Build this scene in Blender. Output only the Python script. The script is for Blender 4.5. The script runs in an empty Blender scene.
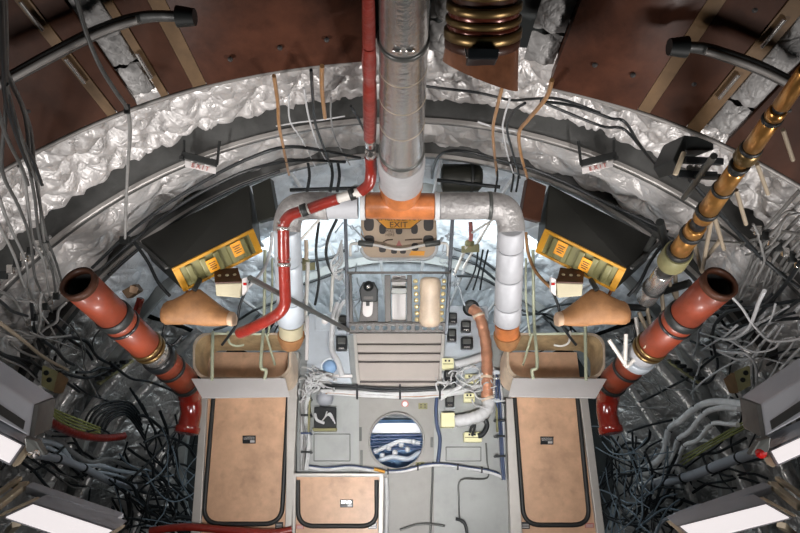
import bpy, bmesh, math, random
import numpy as np
from mathutils import Vector as V, Matrix
random.seed(7)
S = bpy.context.scene
C = S.collection
F, CX, CY = 622.0, 400.0, 266.5        # focal length in pixels of the 800x533 frame, principal point
AX = 0.9                               # height of the fuselage axis above the floor
H = AX + 1.607                         # camera height
PI = math.pi

# ------------------------------------------------------------------ materials
def mat(name, col, rough=.5, metal=0., var=.15, vs=6., bump=0., bs=40., coat=0., spec=.5, stretch=None, emit=0., alpha=1., dirt=0.):
    m = bpy.data.materials.new(name); m.use_nodes = True
    nt = m.node_tree; N = nt.nodes; L = nt.links
    b = N['Principled BSDF']
    b.inputs['Roughness'].default_value = rough; b.inputs['Metallic'].default_value = metal
    b.inputs['Coat Weight'].default_value = coat; b.inputs['Coat Roughness'].default_value = .15
    b.inputs['Specular IOR Level'].default_value = spec
    tc = N.new('ShaderNodeTexCoord'); src = tc.outputs['Object']
    if stretch:
        mp = N.new('ShaderNodeMapping'); mp.inputs['Scale'].default_value = stretch
        L.new(src, mp.inputs['Vector']); src = mp.outputs['Vector']
    c = (*col, 1.)
    if var > 0:
        nz = N.new('ShaderNodeTexNoise'); nz.inputs['Scale'].default_value = vs; nz.inputs['Detail'].default_value = 6; nz.inputs['Roughness'].default_value = .65
        L.new(src, nz.inputs['Vector'])
        rp = N.new('ShaderNodeValToRGB'); e = rp.color_ramp.elements
        e[0].position = .3; e[1].position = .7
        e[0].color = (*[max(0, x*(1-var)) for x in col], 1); e[1].color = (*[min(1, x*(1+var)) for x in col], 1)
        L.new(nz.outputs['Fac'], rp.inputs['Fac']); out = rp.outputs['Color']
        if dirt > 0:
            n2 = N.new('ShaderNodeTexNoise'); n2.inputs['Scale'].default_value = vs*3.1; n2.inputs['Detail'].default_value = 8
            L.new(src, n2.inputs['Vector'])
            r2 = N.new('ShaderNodeValToRGB'); r2.color_ramp.elements[0].position = .55; r2.color_ramp.elements[1].position = .72
            r2.color_ramp.elements[0].color = (1, 1, 1, 1); r2.color_ramp.elements[1].color = (1-dirt, 1-dirt, 1-dirt, 1)
            L.new(n2.outputs['Fac'], r2.inputs['Fac'])
            mx = N.new('ShaderNodeMixRGB'); mx.blend_type = 'MULTIPLY'; mx.inputs['Fac'].default_value = 1
            L.new(out, mx.inputs['Color1']); L.new(r2.outputs['Color'], mx.inputs['Color2']); out = mx.outputs['Color']
        L.new(out, b.inputs['Base Color'])
    else:
        b.inputs['Base Color'].default_value = c
    if bump > 0:
        nb = N.new('ShaderNodeTexNoise'); nb.inputs['Scale'].default_value = bs; nb.inputs['Detail'].default_value = 5
        L.new(src, nb.inputs['Vector'])
        bp = N.new('ShaderNodeBump'); bp.inputs['Strength'].default_value = bump; bp.inputs['Distance'].default_value = .02
        L.new(nb.outputs['Fac'], bp.inputs['Height']); L.new(bp.outputs['Normal'], b.inputs['Normal'])
    if emit > 0:
        b.inputs['Emission Color'].default_value = c; b.inputs['Emission Strength'].default_value = emit
    return m

def foil_mat(name, col, rough, metal, bump=.5):
    """Metallised film: crumpled, creased, with soft sheen."""
    m = mat(name, col, rough, metal, .12, 9.)
    nt = m.node_tree; N = nt.nodes; L = nt.links; b = N['Principled BSDF']
    tc = N.new('ShaderNodeTexCoord')
    n1 = N.new('ShaderNodeTexNoise'); n1.inputs['Scale'].default_value = 9; n1.inputs['Detail'].default_value = 3; n1.inputs['Distortion'].default_value = 1.2
    v1 = N.new('ShaderNodeTexVoronoi'); v1.feature = 'DISTANCE_TO_EDGE'; v1.inputs['Scale'].default_value = 13; v1.inputs['Randomness'].default_value = 1
    mixv = N.new('ShaderNodeVectorMath'); mixv.operation = 'ADD'
    sc = N.new('ShaderNodeVectorMath'); sc.operation = 'SCALE'; sc.inputs['Scale'].default_value = .09
    L.new(tc.outputs['Object'], n1.inputs['Vector']); L.new(n1.outputs['Color'], sc.inputs[0])
    L.new(tc.outputs['Object'], mixv.inputs[0]); L.new(sc.outputs[0], mixv.inputs[1]); L.new(mixv.outputs[0], v1.inputs['Vector'])
    n2 = N.new('ShaderNodeTexNoise'); n2.inputs['Scale'].default_value = 38; n2.inputs['Detail'].default_value = 4; n2.inputs['Distortion'].default_value = .8
    L.new(tc.outputs['Object'], n2.inputs['Vector'])
    mr = N.new('ShaderNodeMapRange'); mr.inputs['From Max'].default_value = .12; mr.inputs['To Max'].default_value = .55
    L.new(v1.outputs['Distance'], mr.inputs['Value'])
    a = N.new('ShaderNodeMath'); a.operation = 'ADD'; L.new(mr.outputs[0], a.inputs[0]); L.new(n2.outputs['Fac'], a.inputs[1])
    bp = N.new('ShaderNodeBump'); bp.inputs['Strength'].default_value = bump; bp.inputs['Distance'].default_value = .012
    L.new(a.outputs[0], bp.inputs['Height']); L.new(bp.outputs['Normal'], b.inputs['Normal'])
    return m

M = {}
M['foil'] = foil_mat('silver_film', (.66, .645, .635), .42, .5, .42)
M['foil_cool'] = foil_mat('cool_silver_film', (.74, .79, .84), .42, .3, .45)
M['foil_dull'] = foil_mat('dull_silver_film', (.29, .285, .28), .55, .2, .4)
M['skin'] = mat('dark_skin', (.03, .035, .035), .6)
M['frame'] = mat('frame_grey', (.085, .087, .085), .45, .2, .35, 5., .15, 20)
M['edge'] = mat('frame_edge', (.36, .345, .33), .45, .4)
M['brown'] = mat('brown_laminate', (.056, .0205, .0105), .52, 0, .5, 3.5, .08, 14, coat=.04, spec=.25, dirt=.25)
M['duct_body'] = mat('orange_brown_laminate', (.21, .085, .042), .36, 0, .5, 9., .08, 20, coat=.25)
M['brown_light'] = mat('brown_duct_laminate', (.066, .024, .0135), .46, 0, .65, 4.5, .08, 12, coat=.12, spec=.25, dirt=.3)
M['tan_strip'] = mat('tan_tape', (.15, .088, .04), .55, 0, .3, 12)
M['steel'] = mat('brushed_steel', (.60, .585, .57), .25, .88, .12, 5., .12, 60, stretch=(1, 1, .15))
M['chrome'] = mat('bright_metal', (.8, .78, .75), .2, .95, .05)
M['white_wrap'] = mat('white_wrap', (.42, .43, .455), .5, .1, .08, 8., .15, 25)
M['collar'] = mat('collar_wrap', (.40, .40, .41), .5, .1, .12, 10., .2, 30)
M['grey_wrap'] = mat('grey_wrap', (.36, .35, .345), .42, .35, .3, 14., .4, 55)
M['orange_tee'] = mat('orange_composite', (.40, .135, .045), .35, 0, .55, 7., .1, 20, coat=.2)
M['red'] = mat('red_sleeve', (.22, .02, .013), .30, 0, .25, 9., .25, 35, coat=.35)
M['red_duct'] = mat('red_duct', (.20, .035, .014), .5, 0, .3, 8., .1, 20, coat=.2)
M['red_gloss'] = mat('glossy_red', (.20, .016, .010), .16, 0, .2, 8., coat=.6)
M['black'] = mat('black_rubber', (.012, .014, .014), .5, 0, .2)
M['black_gloss'] = mat('black_plastic', (.014, .016, .018), .3, 0, .2)
M['mouth'] = mat('duct_inside', (.004, .004, .004), .9, 0, .2)
M['gold'] = mat('gold_pipe', (.62, .31, .09), .28, .8, .25, 8.)
M['copper'] = mat('copper_foil', (.65, .32, .20), .3, .55, .25, 12., .3, 50)
M['brass'] = mat('brass_clamp', (.19, .125, .05), .34, .75, .2)
M['ring_red'] = mat('dark_red_ring', (.13, .03, .018), .25, .4, .2, coat=.4)
M['foil_side'] = foil_mat('side_silver_film', (.60, .59, .58), .38, .68, .6)
M['rib_foil'] = foil_mat('rib_silver_film', (.70, .69, .68), .33, .7, .5)
M['olive'] = mat('olive_plastic', (.21, .20, .085), .42, 0, .12, 10.)
M['lid'] = mat('dark_olive_lid', (.011, .012, .008), .5, 0, .2, 7.)
M['yellow'] = mat('yellow_edge', (.55, .27, .02), .45, 0, .15, 12.)
M['orange'] = mat('orange_label', (.85, .36, .02), .5, 0, .1)
M['canvas'] = mat('tan_canvas', (.29, .14, .055), .65, 0, .3, 14., .25, 30)
M['canvas_light'] = mat('pale_canvas', (.48, .33, .22), .6, 0, .15)
M['cream'] = mat('cream_plastic', (.42, .38, .26), .5, 0, .12)
M['cream_yellow'] = mat('pale_yellow_block', (.72, .70, .42), .5, 0, .12)
M['green_rod'] = mat('pale_green_paint', (.40, .43, .31), .4, .1, .15)
M['zinc'] = mat('zinc_chromate', (.20, .19, .09), .5, .1, .2)
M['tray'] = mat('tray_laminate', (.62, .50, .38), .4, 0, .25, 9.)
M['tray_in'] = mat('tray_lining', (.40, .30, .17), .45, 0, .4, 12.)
M['plate'] = mat('pale_grey_plate', (.56, .55, .55), .4, 0, .06)
M['board'] = mat('tan_board', (.62, .385, .245), .38, 0, .25, 5., .05, 30, dirt=.18)
M['board_frame'] = mat('pale_frame', (.50, .48, .45), .42, .25, .12)
M['console'] = mat('grey_green_paint', (.33, .347, .342), .45, 0, .1, 5., dirt=.08)
M['console_b'] = mat('warm_grey_paint', (.265, .26, .245), .45, 0, .1, 5., dirt=.08)
M['bluegrey'] = mat('blue_grey_paint', (.48, .53, .58), .42, .1, .1)
M['louvre'] = mat('warm_louvre', (.41, .37, .34), .45, 0, .06)
M['louvre_dark'] = mat('louvre_slot', (.07, .062, .056), .5, 0, .1)
M['beam'] = mat('taupe_beam', (.075, .068, .062), .45, .1, .1)
M['hatch'] = mat('hatch_tan', (.50, .38, .27), .5, 0, .1)
M['hole'] = mat('dark_recess', (.045, .04, .038), .6, 0, .1)
M['cable_white'] = mat('white_cable', (.54, .55, .56), .45, 0, .15, 20.)
M['cable_dim'] = mat('dim_blue_cable', (.17, .22, .26), .45, 0, .2)
M['hose_white'] = mat('white_hose', (.68, .68, .68), .42, 0, .12, 20.)
M['cable_grey'] = mat('grey_cable', (.24, .24, .235), .42, .15, .2, 20.)
M['cable_black'] = mat('black_cable', (.012, .015, .017), .42, 0, .2)
M['cable_tan'] = mat('tan_hose', (.34, .18, .075), .4, 0, .2, 14.)
M['cable_blue'] = mat('blue_cable', (.045, .07, .14), .45, 0, .2)
M['cable_green'] = mat('yellow_green_line', (.27, .29, .10), .4, .1, .15)
M['rod'] = mat('tan_rod', (.42, .35, .26), .4, .2, .15)
M['rod_white'] = mat('white_rod', (.68, .66, .62), .4, .1, .1)
M['rod_dark'] = mat('dark_rod', (.10, .105, .10), .35, .4, .15)
M['lamp_body'] = mat('lamp_housing', (.36, .38, .42), .4, .15, .08)
M['lamp_cream'] = mat('lamp_bracket', (.55, .47, .34), .5, 0, .15)
M['upright'] = mat('upright_paint', (.08, .092, .11), .4, .2, .1)
M['lens'] = mat('red_lens', (.45, .01, .01), .12, 0, .1, coat=.5)
M['blue'] = mat('blue_dome', (.25, .40, .62), .3, 0, .1)
M['letter'] = mat('dark_lettering', (.07, .04, .02), .6, 0, 0)
M['letter_red'] = mat('red_lettering', (.48, .17, .15), .6, 0, 0)
M['sign'] = mat('sign_white', (.72, .69, .68), .5, 0, .05)
M['bead'] = mat('gold_bead', (.78, .66, .36), .3, .5, .1)
M['lamp'] = mat('lamp_diffuser', (.30, .28, .28), .5, 0, 0, emit=2.75)

# ------------------------------------------------------------------ geometry helpers
def W(px, py, d):
    """Point of the place at depth d along the sight line of a pixel of the photograph."""
    return V(((px-CX)/F*d, d, H-(py-CY)/F*d))

def Rb(y):
    """Radius of the insulation base along the fuselage; the nose closes beyond 3.2 m."""
    if y <= 3.2: return 2.32
    t = (y-3.2)/2.25
    return 2.32*math.sqrt(max(0., 1-t*t))

def surf(px, py, off=.14):
    """Where a sight line meets the lining, off metres inside it."""
    a, b = (px-CX)/F, -(py-CY)/F
    lo = None; y = .6
    while y < 5.6:
        r = math.hypot(a*y, 1.607+b*y)
        if r >= Rb(y)-off:
            lo = y; break
        y += .02
    if lo is None: lo = 5.3
    hi, lo = lo, lo-.02
    for _ in range(12):
        m = (lo+hi)/2
        if math.hypot(a*m, 1.607+b*m) >= Rb(m)-off: hi = m
        else: lo = m
    return W(px, py, hi)

PB, PA = .366, 3.829
NC = V((0, -1, PB)).normalized()
def con(px, py, off=0.):
    """Point on the leaning console plane, off metres proud of it."""
    a = PA - off*math.sqrt(1+PB*PB)
    return W(px, py, a/(1+PB*(py-CY)/F))

def spline(pts, n=6):
    P = [V(p) for p in pts]
    if len(P) < 3: return P
    out = []
    for i in range(len(P)-1):
        p0 = P[max(i-1, 0)]; p1 = P[i]; p2 = P[i+1]; p3 = P[min(i+2, len(P)-1)]
        for k in range(n):
            t = k/n
            out.append(.5*((2*p1)+(p2-p0)*t+(2*p0-5*p1+4*p2-p3)*t*t+(3*p1-p0-3*p2+p3)*t**3))
    out.append(P[-1]); return out

class MB:
    def __init__(s): s.v = []; s.f = []; s.sm = []
    def add(s, vs, fs, smooth=False):
        b = len(s.v); s.v += [V(x) for x in vs]; s.f += [tuple(b+i for i in f) for f in fs]; s.sm += [smooth]*len(fs); return s
    def tube(s, pts, r, n=10, caps=True, flat=1., smooth=True, inner=0.):
        P = [V(p) for p in pts]; m = len(P)
        rr = r if isinstance(r, (list, tuple)) else [r]*m
        if len(rr) != m: rr = [rr[0]+(rr[-1]-rr[0])*i/(m-1) for i in range(m)]
        T = [(P[min(i+1, m-1)]-P[max(i-1, 0)]).normalized() for i in range(m)]
        u = T[0].cross(V((0, 0, 1)));  u = u if u.length > .05 else T[0].cross(V((1, 0, 0)))
        u.normalize(); vs = []
        for i in range(m):
            u = (u-T[i]*u.dot(T[i])).normalized(); w = T[i].cross(u)
            for k in range(n):
                a = 2*PI*k/n
                vs.append(P[i]+u*(rr[i]*math.cos(a))+w*(rr[i]*flat*math.sin(a)))
        fs = [(i*n+k, i*n+(k+1) % n, (i+1)*n+(k+1) % n, (i+1)*n+k) for i in range(m-1) for k in range(n)]
        s.add(vs, fs, smooth)
        if caps: s.add(vs[:n], [tuple(reversed(range(n)))]); s.add(vs[-n:], [tuple(range(n))])
        return s
    def lathe(s, p0, p1, prof, n=28, smooth=True, closed=False, caps=True):
        """prof: (distance from p0 along the axis, radius)."""
        p0 = V(p0); T = (V(p1)-p0).normalized()
        u = T.cross(V((0, 0, 1))); u = u if u.length > .05 else T.cross(V((1, 0, 0))); u.normalize(); w = T.cross(u)
        vs = [p0+T*t+u*(r*math.cos(2*PI*k/n))+w*(r*math.sin(2*PI*k/n)) for t, r in prof for k in range(n)]
        m = len(prof)
        fs = [(i*n+k, i*n+(k+1) % n, (i+1)*n+(k+1) % n, (i+1)*n+k) for i in range(m-1) for k in range(n)]
        if closed: fs += [((m-1)*n+k, (m-1)*n+(k+1) % n, (k+1) % n, k) for k in range(n)]
        s.add(vs, fs, smooth)
        if not closed and caps:
            if prof[0][1] > 1e-4: s.add(vs[:n], [tuple(reversed(range(n)))])
            if prof[-1][1] > 1e-4: s.add(vs[-n:], [tuple(range(n))])
        return s
    def prism(s, poly, e, bevel=0., taper=1.):
        """Polygon extruded along the vector e."""
        P = [V(p) for p in poly]; e = V(e); n = len(P)
        bm = bmesh.new()
        a = [bm.verts.new(p) for p in P]
        c = sum(P, V())/n
        b = [bm.verts.new(c+(p-c)*taper+e) for p in P]
        bm.faces.new(a); bm.faces.new(list(reversed(b)))
        for i in range(n): bm.faces.new((a[(i+1) % n], a[i], b[i], b[(i+1) % n]))
        bmesh.ops.recalc_face_normals(bm, faces=bm.faces)
        if bevel > 0: bmesh.ops.bevel(bm, geom=list(bm.edges), offset=bevel, segments=2, affect='EDGES', profile=.5, clamp_overlap=True)
        bm.verts.index_update()
        s.add([v.co.copy() for v in bm.verts], [[v.index for v in f.verts] for f in bm.faces]); bm.free(); return s
    def box(s, c, hx, hy, hz, bevel=.003, rot=None):
        c = V(c); R = rot or Matrix.Identity(3)
        x, y, z = R @ V((hx, 0, 0)), R @ V((0, hy, 0)), R @ V((0, 0, hz))
        return s.prism([c-x-y-z, c+x-y-z, c+x-y+z, c-x-y+z], 2*y, bevel)
    def bar(s, a, b, w, h=None, bevel=.002):
        a, b = V(a), V(b); T = (b-a).normalized(); h = h or w
        u = T.cross(V((0, 0, 1))); u = u if u.length > .05 else T.cross(V((1, 0, 0))); u.normalize(); q = T.cross(u)
        return s.prism([a-u*w-q*h, a+u*w-q*h, a+u*w+q*h, a-u*w+q*h], b-a, bevel)
    def build(s, name, m, parent=None, root=None):
        me = bpy.data.meshes.new(name)
        if root is not None: o0 = V(root.location)
        elif parent is not None: o0 = V(parent['_o']) if '_o' in parent else V(parent.location)
        else:
            lo = [min(v[i] for v in s.v) for i in range(3)]; hi = [max(v[i] for v in s.v) for i in range(3)]
            o0 = V(((lo[0]+hi[0])/2, (lo[1]+hi[1])/2, lo[2]))
        me.from_pydata([tuple(v-o0) for v in s.v], [], s.f); me.update()
        bm = bmesh.new(); bm.from_mesh(me); bmesh.ops.recalc_face_normals(bm, faces=bm.faces); bm.to_mesh(me); bm.free()
        me.polygons.foreach_set('use_smooth', s.sm)
        me.materials.append(m)
        o = bpy.data.objects.new(name, me); C.objects.link(o)
        if parent is not None: o.parent = parent; OFF[o.name] = o0
        else: o.location = o0; OFF[o.name] = o0
        return o
OFF = {}

def tag(o, label, cat, group=None):
    o['label'] = label; o['category'] = cat
    if group: o['group'] = group
    return o
def struct(name, mb, m):
    o = mb.build(name, m); o['kind'] = 'structure'; return o
def thing(name, label, cat, loc, group=None):
    o = bpy.data.objects.new(name, None); C.objects.link(o); o.location = loc; OFF[o.name] = V(loc); o.empty_display_size = .05
    return tag(o, label, cat, group)
class _R:  # offset carrier
    def __init__(s, l): s.location = l
def part(name, mb, m, parent, label=None):
    o = mb.build(name, m, parent, _R(OFF[parent.name]))
    if label: o['label'] = label
    return o
def single(name, mb, m, label, cat, group=None):
    return tag(mb.build(name, m), label, cat, group)
def stuff(name, mb, m, label, cat):
    o = tag(mb.build(name, m), label, cat); o['kind'] = 'stuff'; return o

def text_mesh(body, size, origin, ux, uz, m, name, parent, depth=.0015, sx=1.):
    """Lettering lying in the plane of ux (reading direction) and uz (up)."""
    cu = bpy.data.curves.new(name, 'FONT'); cu.body = body; cu.size = size; cu.extrude = depth; cu.align_x = 'CENTER'; cu.align_y = 'CENTER'; cu.resolution_u = 2
    t = bpy.data.objects.new(name, cu); C.objects.link(t)
    bpy.context.view_layer.update()
    me = bpy.data.meshes.new_from_object(t.evaluated_get(bpy.context.evaluated_depsgraph_get()))
    bpy.data.objects.remove(t); bpy.data.curves.remove(cu)
    ux = V(ux).normalized(); uz = V(uz).normalized(); n = ux.cross(uz)
    R = OFF[parent.name]
    for v in me.vertices: v.co = V(origin)+ux*v.co.x*sx+uz*v.co.y+n*v.co.z - R
    me.materials.clear(); me.materials.append(m); me.update()
    o = bpy.data.objects.new(name, me); C.objects.link(o); o.parent = parent; OFF[o.name] = R
    return o

def noise2(u, v, seed):
    """Smooth value noise on arrays."""
    rng = np.random.RandomState(seed); G = rng.rand(256, 256)
    iu, iv = np.floor(u).astype(int), np.floor(v).astype(int); fu, fv = u-iu, v-iv
    fu, fv = fu*fu*(3-2*fu), fv*fv*(3-2*fv)
    g = lambda a, b: G[a % 256, b % 256]
    return (g(iu, iv)*(1-fu)+g(iu+1, iv)*fu)*(1-fv)+(g(iu, iv+1)*(1-fu)+g(iu+1, iv+1)*fu)*fv

def grid_mesh(P, name, m):
    nu, nv, _ = P.shape
    me = bpy.data.meshes.new(name)
    idx = np.arange(nu*nv).reshape(nu, nv)
    f = np.stack([idx[:-1, :-1], idx[1:, :-1], idx[1:, 1:], idx[:-1, 1:]], -1).reshape(-1, 4)
    o0 = V(P.reshape(-1, 3).mean(0)); pts = (P.reshape(-1, 3)-np.array(o0)).astype(np.float32)
    me.vertices.add(nu*nv); me.vertices.foreach_set('co', pts.ravel())
    me.loops.add(f.size); me.loops.foreach_set('vertex_index', f.ravel().astype(np.int32))
    me.polygons.add(len(f)); me.polygons.foreach_set('loop_start', np.arange(0, f.size, 4, dtype=np.int32))
    me.polygons.foreach_set('use_smooth', np.ones(len(f), bool))
    me.update(calc_edges=True); me.validate(); me.materials.append(m)
    o = bpy.data.objects.new(name, me); C.objects.link(o); o.location = o0; OFF[o.name] = o0
    return o

def blanket(name, y0, y1, th, m, label, seed, bulge=.06, pin=.2, res=.011, crumple=1., th0=None, r0=2.32, fade1=True):
    """A quilted insulation blanket lining one bay, pinned on a staggered grid and puffed inwards."""
    ny = max(8, int((y1-y0)/res)); nt = int(2.3*(th-(th0 if th0 is not None else -th))/res)
    Y, T = np.meshgrid(np.linspace(y0, y1, ny), np.linspace(th0 if th0 is not None else -th, th, nt))
    R = np.where(Y <= 3.2, r0, 2.32*np.sqrt(np.clip(1-((Y-3.2)/2.25)**2, 0, 1)))
    s = T*2.3
    best = np.full(Y.shape, 9.); ang = np.zeros(Y.shape); pid = np.zeros(Y.shape)
    rng = np.random.RandomState(seed)
    rows = max(1, int(round((y1-y0)/pin)))
    for j in range(rows+1):
        yy = y0+(y1-y0)*(j+.0)/rows
        for k in range(int(s.min()/pin)-2, int(s.max()/pin)+3):
            ss = (k+.5*(j % 2))*pin+rng.uniform(-.03, .03); py = yy+rng.uniform(-.03, .03)
            d = np.hypot(s-ss, Y-py); mk = d < best
            best = np.where(mk, d, best); ang = np.where(mk, np.arctan2(Y-py, s-ss), ang); pid = np.where(mk, rng.rand()*6, pid)
    h = bulge*(1-np.exp(-(best/(pin*.32))**1.15))
    h += .011*crumple*np.sin(6*ang+pid)*np.exp(-((best-.06)/.05)**2)
    h += .006*crumple*np.sin(11*ang+pid*3)*np.exp(-((best-.045)/.035)**2)
    n = noise2(s*7+seed, Y*7, seed)-.5; h += .02*crumple*n
    w1 = noise2(s*16+n*2, Y*16+n, seed+1)-.5; h += .009*crumple*(.35-np.abs(w1)*1.4)
    w2 = noise2(s*40+w1*2, Y*40, seed+2)-.5; h += .0022*crumple*(.35-np.abs(w2)*1.4)
    e = np.clip((np.minimum(Y-y0, y1-Y) if fade1 else Y-y0)/.05, 0, 1); h = h*(.25+.75*e)
    r = np.maximum(R-np.clip(h, -.01, .13), .02)
    P = np.stack([r*np.sin(T), Y, AX+r*np.cos(T)], -1)
    return tag(grid_mesh(P, name, m), label, 'insulation', 'insulation blankets lining the fuselage')

def ring(y0, y1, r0, r1, th, n=90, th0=None):
    """Arch of rectangular section about the fuselage axis."""
    mb = MB(); vs = []; t0 = -th if th0 is None else th0
    for i in range(n+1):
        a = t0+(th-t0)*i/n
        for (y, r) in ((y0, r0), (y0+.008, r0-.006), (y1-.008, r0-.006), (y1, r0), (y1, r1), (y0, r1)):
            vs.append((r*math.sin(a), y, AX+r*math.cos(a)))
    k = 6
    fs = [(i*k+j, i*k+(j+1) % k, (i+1)*k+(j+1) % k, (i+1)*k+j) for i in range(n) for j in range(k)]
    mb.add(vs, fs); mb.add(vs[:k], [tuple(range(k))]); mb.add(vs[-k:], [tuple(range(k))])
    return mb

def shell_pt(a, y, r): return V((r*math.sin(a), y, AX+r*math.cos(a)))
# ================================================================== the setting
R2D = math.radians
def revolve(prof, th, n, name, m):
    mb = MB(); k = len(prof)
    vs = [shell_pt(-th+2*th*i/n, y, r) for i in range(n+1) for y, r in prof]
    fs = [(i*k+j, i*k+j+1, (i+1)*k+j+1, (i+1)*k+j) for i in range(n) for j in range(k-1)]
    mb.add(vs, fs, True); return struct(name, mb, m)
revolve([(-3., 2.97), (1., 2.97), (1.7, 2.42)]+[(1.8+.2*i, Rb(1.8+.2*i)+.07) for i in range(19)]+[(5.49, .05)], R2D(126), 90, 'ceiling', M['skin'])
fl = MB(); fl.box((0, 1.2, -.02), 2.6, 4.4, .02, 0); struct('floor', fl, M['skin'])

blanket('insulation_blanket', 1.78, 2.43, R2D(112), M['foil'], 'crumpled silver blanket in the first bay below the brown ceiling panels', 3, .085, .165)
blanket('insulation_blanket', 2.54, 3.2, R2D(112), M['foil'], 'puffed silver blanket with the two exit tags, between the two grey arches', 11, .075, .25, crumple=.7, r0=2.285, fade1=False)
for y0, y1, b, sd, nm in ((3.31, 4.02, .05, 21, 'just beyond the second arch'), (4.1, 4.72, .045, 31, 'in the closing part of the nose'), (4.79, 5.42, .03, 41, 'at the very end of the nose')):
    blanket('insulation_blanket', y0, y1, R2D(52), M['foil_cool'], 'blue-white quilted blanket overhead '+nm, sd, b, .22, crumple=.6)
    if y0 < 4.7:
        blanket('insulation_blanket', y0, y1, R2D(120), M['foil_side'], 'shiny silver blanket on the right side '+nm, sd+1, b*.6, .26, crumple=1., th0=R2D(53))
        blanket('insulation_blanket', y0, y1, R2D(-53), M['foil_side'], 'shiny silver blanket on the left side '+nm, sd+2, b*.6, .26, crumple=1., th0=R2D(-120))

def arch(y, d, r0, r1, th, label_n):
    o = struct('ceiling_beam', ring(y, y+d, r0, r1, th), M['frame'])
    e = ring(y-.008, y+.004, r0-.007, r0+.007, th).build('trim', M['edge'], o, _R(OFF[o.name]))
    return o
arch(2.44, .055, 2.185, 2.36, R2D(112), 1)
arch(3.215, .09, 2.19, 2.36, R2D(112), 2)
for y in (4.03, 4.725):
    r = Rb(y); struct('ceiling_beam', ring(y, y+.06, r-.06, r+.04, R2D(118)), M['console'])

# longitudinal pale stringers in the nose
for i, a in enumerate((-40, -28, -16, -5, 6, 17, 29, 41)):
    a = R2D(a); mb = MB()
    ys = [3.34+.1*k for k in range(7)] + [4.1+.1*k for k in range(7)] + [4.8, 4.95, 5.1, 5.2]
    mb.tube([shell_pt(a, y, max(.1, Rb(y)-.085)) for y in ys], .012, 6)
    single('stringer', mb, M['cable_white'], 'thin pale lengthwise strip over the quilted nose lining', 'stringer', 'lengthwise strips of the nose lining')
# dark lines running round the nose
for i, (pts, lab) in enumerate((
    ([(300, 262), (330, 258), (345, 250)], 'black cable round the nose lining left of the centre frame'),
    ([(300, 285), (325, 277), (346, 268)], 'second black cable round the nose lining left of the centre frame'),
    ([(452, 248), (475, 256), (496, 270)], 'black cable curving behind the right white duct, upper one'),
    ([(452, 257), (475, 264), (496, 280)], 'black cable curving behind the right white duct, second one'),
    ([(455, 276), (478, 277), (497, 286)], 'black cable curving behind the right white duct, third one'))):
    single('cable', MB().tube(spline([surf(x, y, .11) for x, y in pts]), .011, 7), M['cable_black'], lab, 'cable')

# ================================================================== brown ceiling panels (first bay): a cone that rises towards the hall
def cone_r(y): return 2.19+.75*(1.75-y)
def edge_a(px): return math.asin(max(-1, min(1, (px-400)/782.)))
def cone_panel(x0, x1, y0=1.16, y1=1.75, t=.02, lift=0., bulge=0.):
    a0, a1 = edge_a(x0), edge_a(x1); n = max(2, int(abs(a1-a0)/.03)); q = 8; mb = MB(); vs = []
    for side in (0, 1):
        for i in range(n+1):
            for j in range(q+1):
                y = y0+(y1-y0)*j/q; a = a0+(a1-a0)*i/n
                b = bulge*math.sin(PI*i/n)**.5*math.sin(PI*min(1, (y1-y)/(.6*(y1-y0))+.02)/2) if bulge else 0
                e = 0
                vs.append(shell_pt(a, y, cone_r(y)-lift-b+e+(t if side else 0)))
    N_ = (n+1)*(q+1)
    for side in (0, 1):
        fs = [(i*(q+1)+j, i*(q+1)+j+1, (i+1)*(q+1)+j+1, (i+1)*(q+1)+j) for i in range(n) for j in range(q)]
        mb.add(vs[side*N_:(side+1)*N_], fs, True)
    loop = [i*(q+1) for i in range(n)]+[n*(q+1)+j for j in range(q)]+[i*(q+1)+q for i in range(n, 0, -1)]+[j for j in range(q, 0, -1)]
    k = len(loop); rim = [vs[i] for i in loop]+[vs[N_+i] for i in loop]
    mb.add(rim, [(i, (i+1) % k, k+(i+1) % k, k+i) for i in range(k)])
    return mb
def studs(root, x0, x1, lift, n, seed):
    rng = random.Random(seed)
    for (fx, fy) in n:
        a = edge_a(x0+(x1-x0)*fx); y = 1.74-.3*fy
        p = shell_pt(a, y, cone_r(y)-lift); nn = V((-math.sin(a)*.8, -.6*.0-.6, -math.cos(a)*.8)).normalized()
        mb = MB(); mb.lathe(p+nn*.004, p-nn*.004, [(0, .0), (0, .002), (.003, .0035), (.004, .007), (.008, .007)], 12); part('stud', mb, M['hole'], root)
def panel(name, x0, x1, m, label, cat, group=None, lift=0., studspec=(), **k):
    if x0 > 540: lift += .034
    o = single(name, cone_panel(x0, x1, lift=lift, **k), m, label, cat, group)
    if studspec: studs(o, x0, x1, lift+k.get('bulge', 0)*.5, studspec, 1)
    return o
G = 'brown laminate panels of the ceiling'
panel('ceiling_panel', -260, 106, M['brown'], 'wide brown laminate ceiling panel at the far left behind the hanging cables', 'panel', G, studspec=((.86, .25), (.72, .5), (.93, .75), (.8, 1.05)))
panel('ceiling_panel', 116, 136, M['brown'], 'narrow dark brown ceiling panel left of the left silver strip', 'panel', G)
panel('ceiling_panel', 168, 192, M['brown'], 'narrow dark brown ceiling panel right of the left silver strip', 'panel', G)
panel('ceiling_duct', 206, 366, M['brown_light'], 'bulging brown overhead duct left of the big silver pipe', 'duct', 'bulging brown overhead ducts', lift=.004, bulge=.05, t=.05, studspec=((.2, .2), (.5, .22), (.78, .24), (.3, .6), (.12, .95)))
panel('ceiling_duct', 552, 642, M['brown_light'], 'bulging brown overhead duct right of the silver centre strip', 'duct', 'bulging brown overhead ducts', lift=.004, bulge=.05, t=.05, studspec=((.35, .3), (.75, .3), (.7, .7)))
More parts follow.
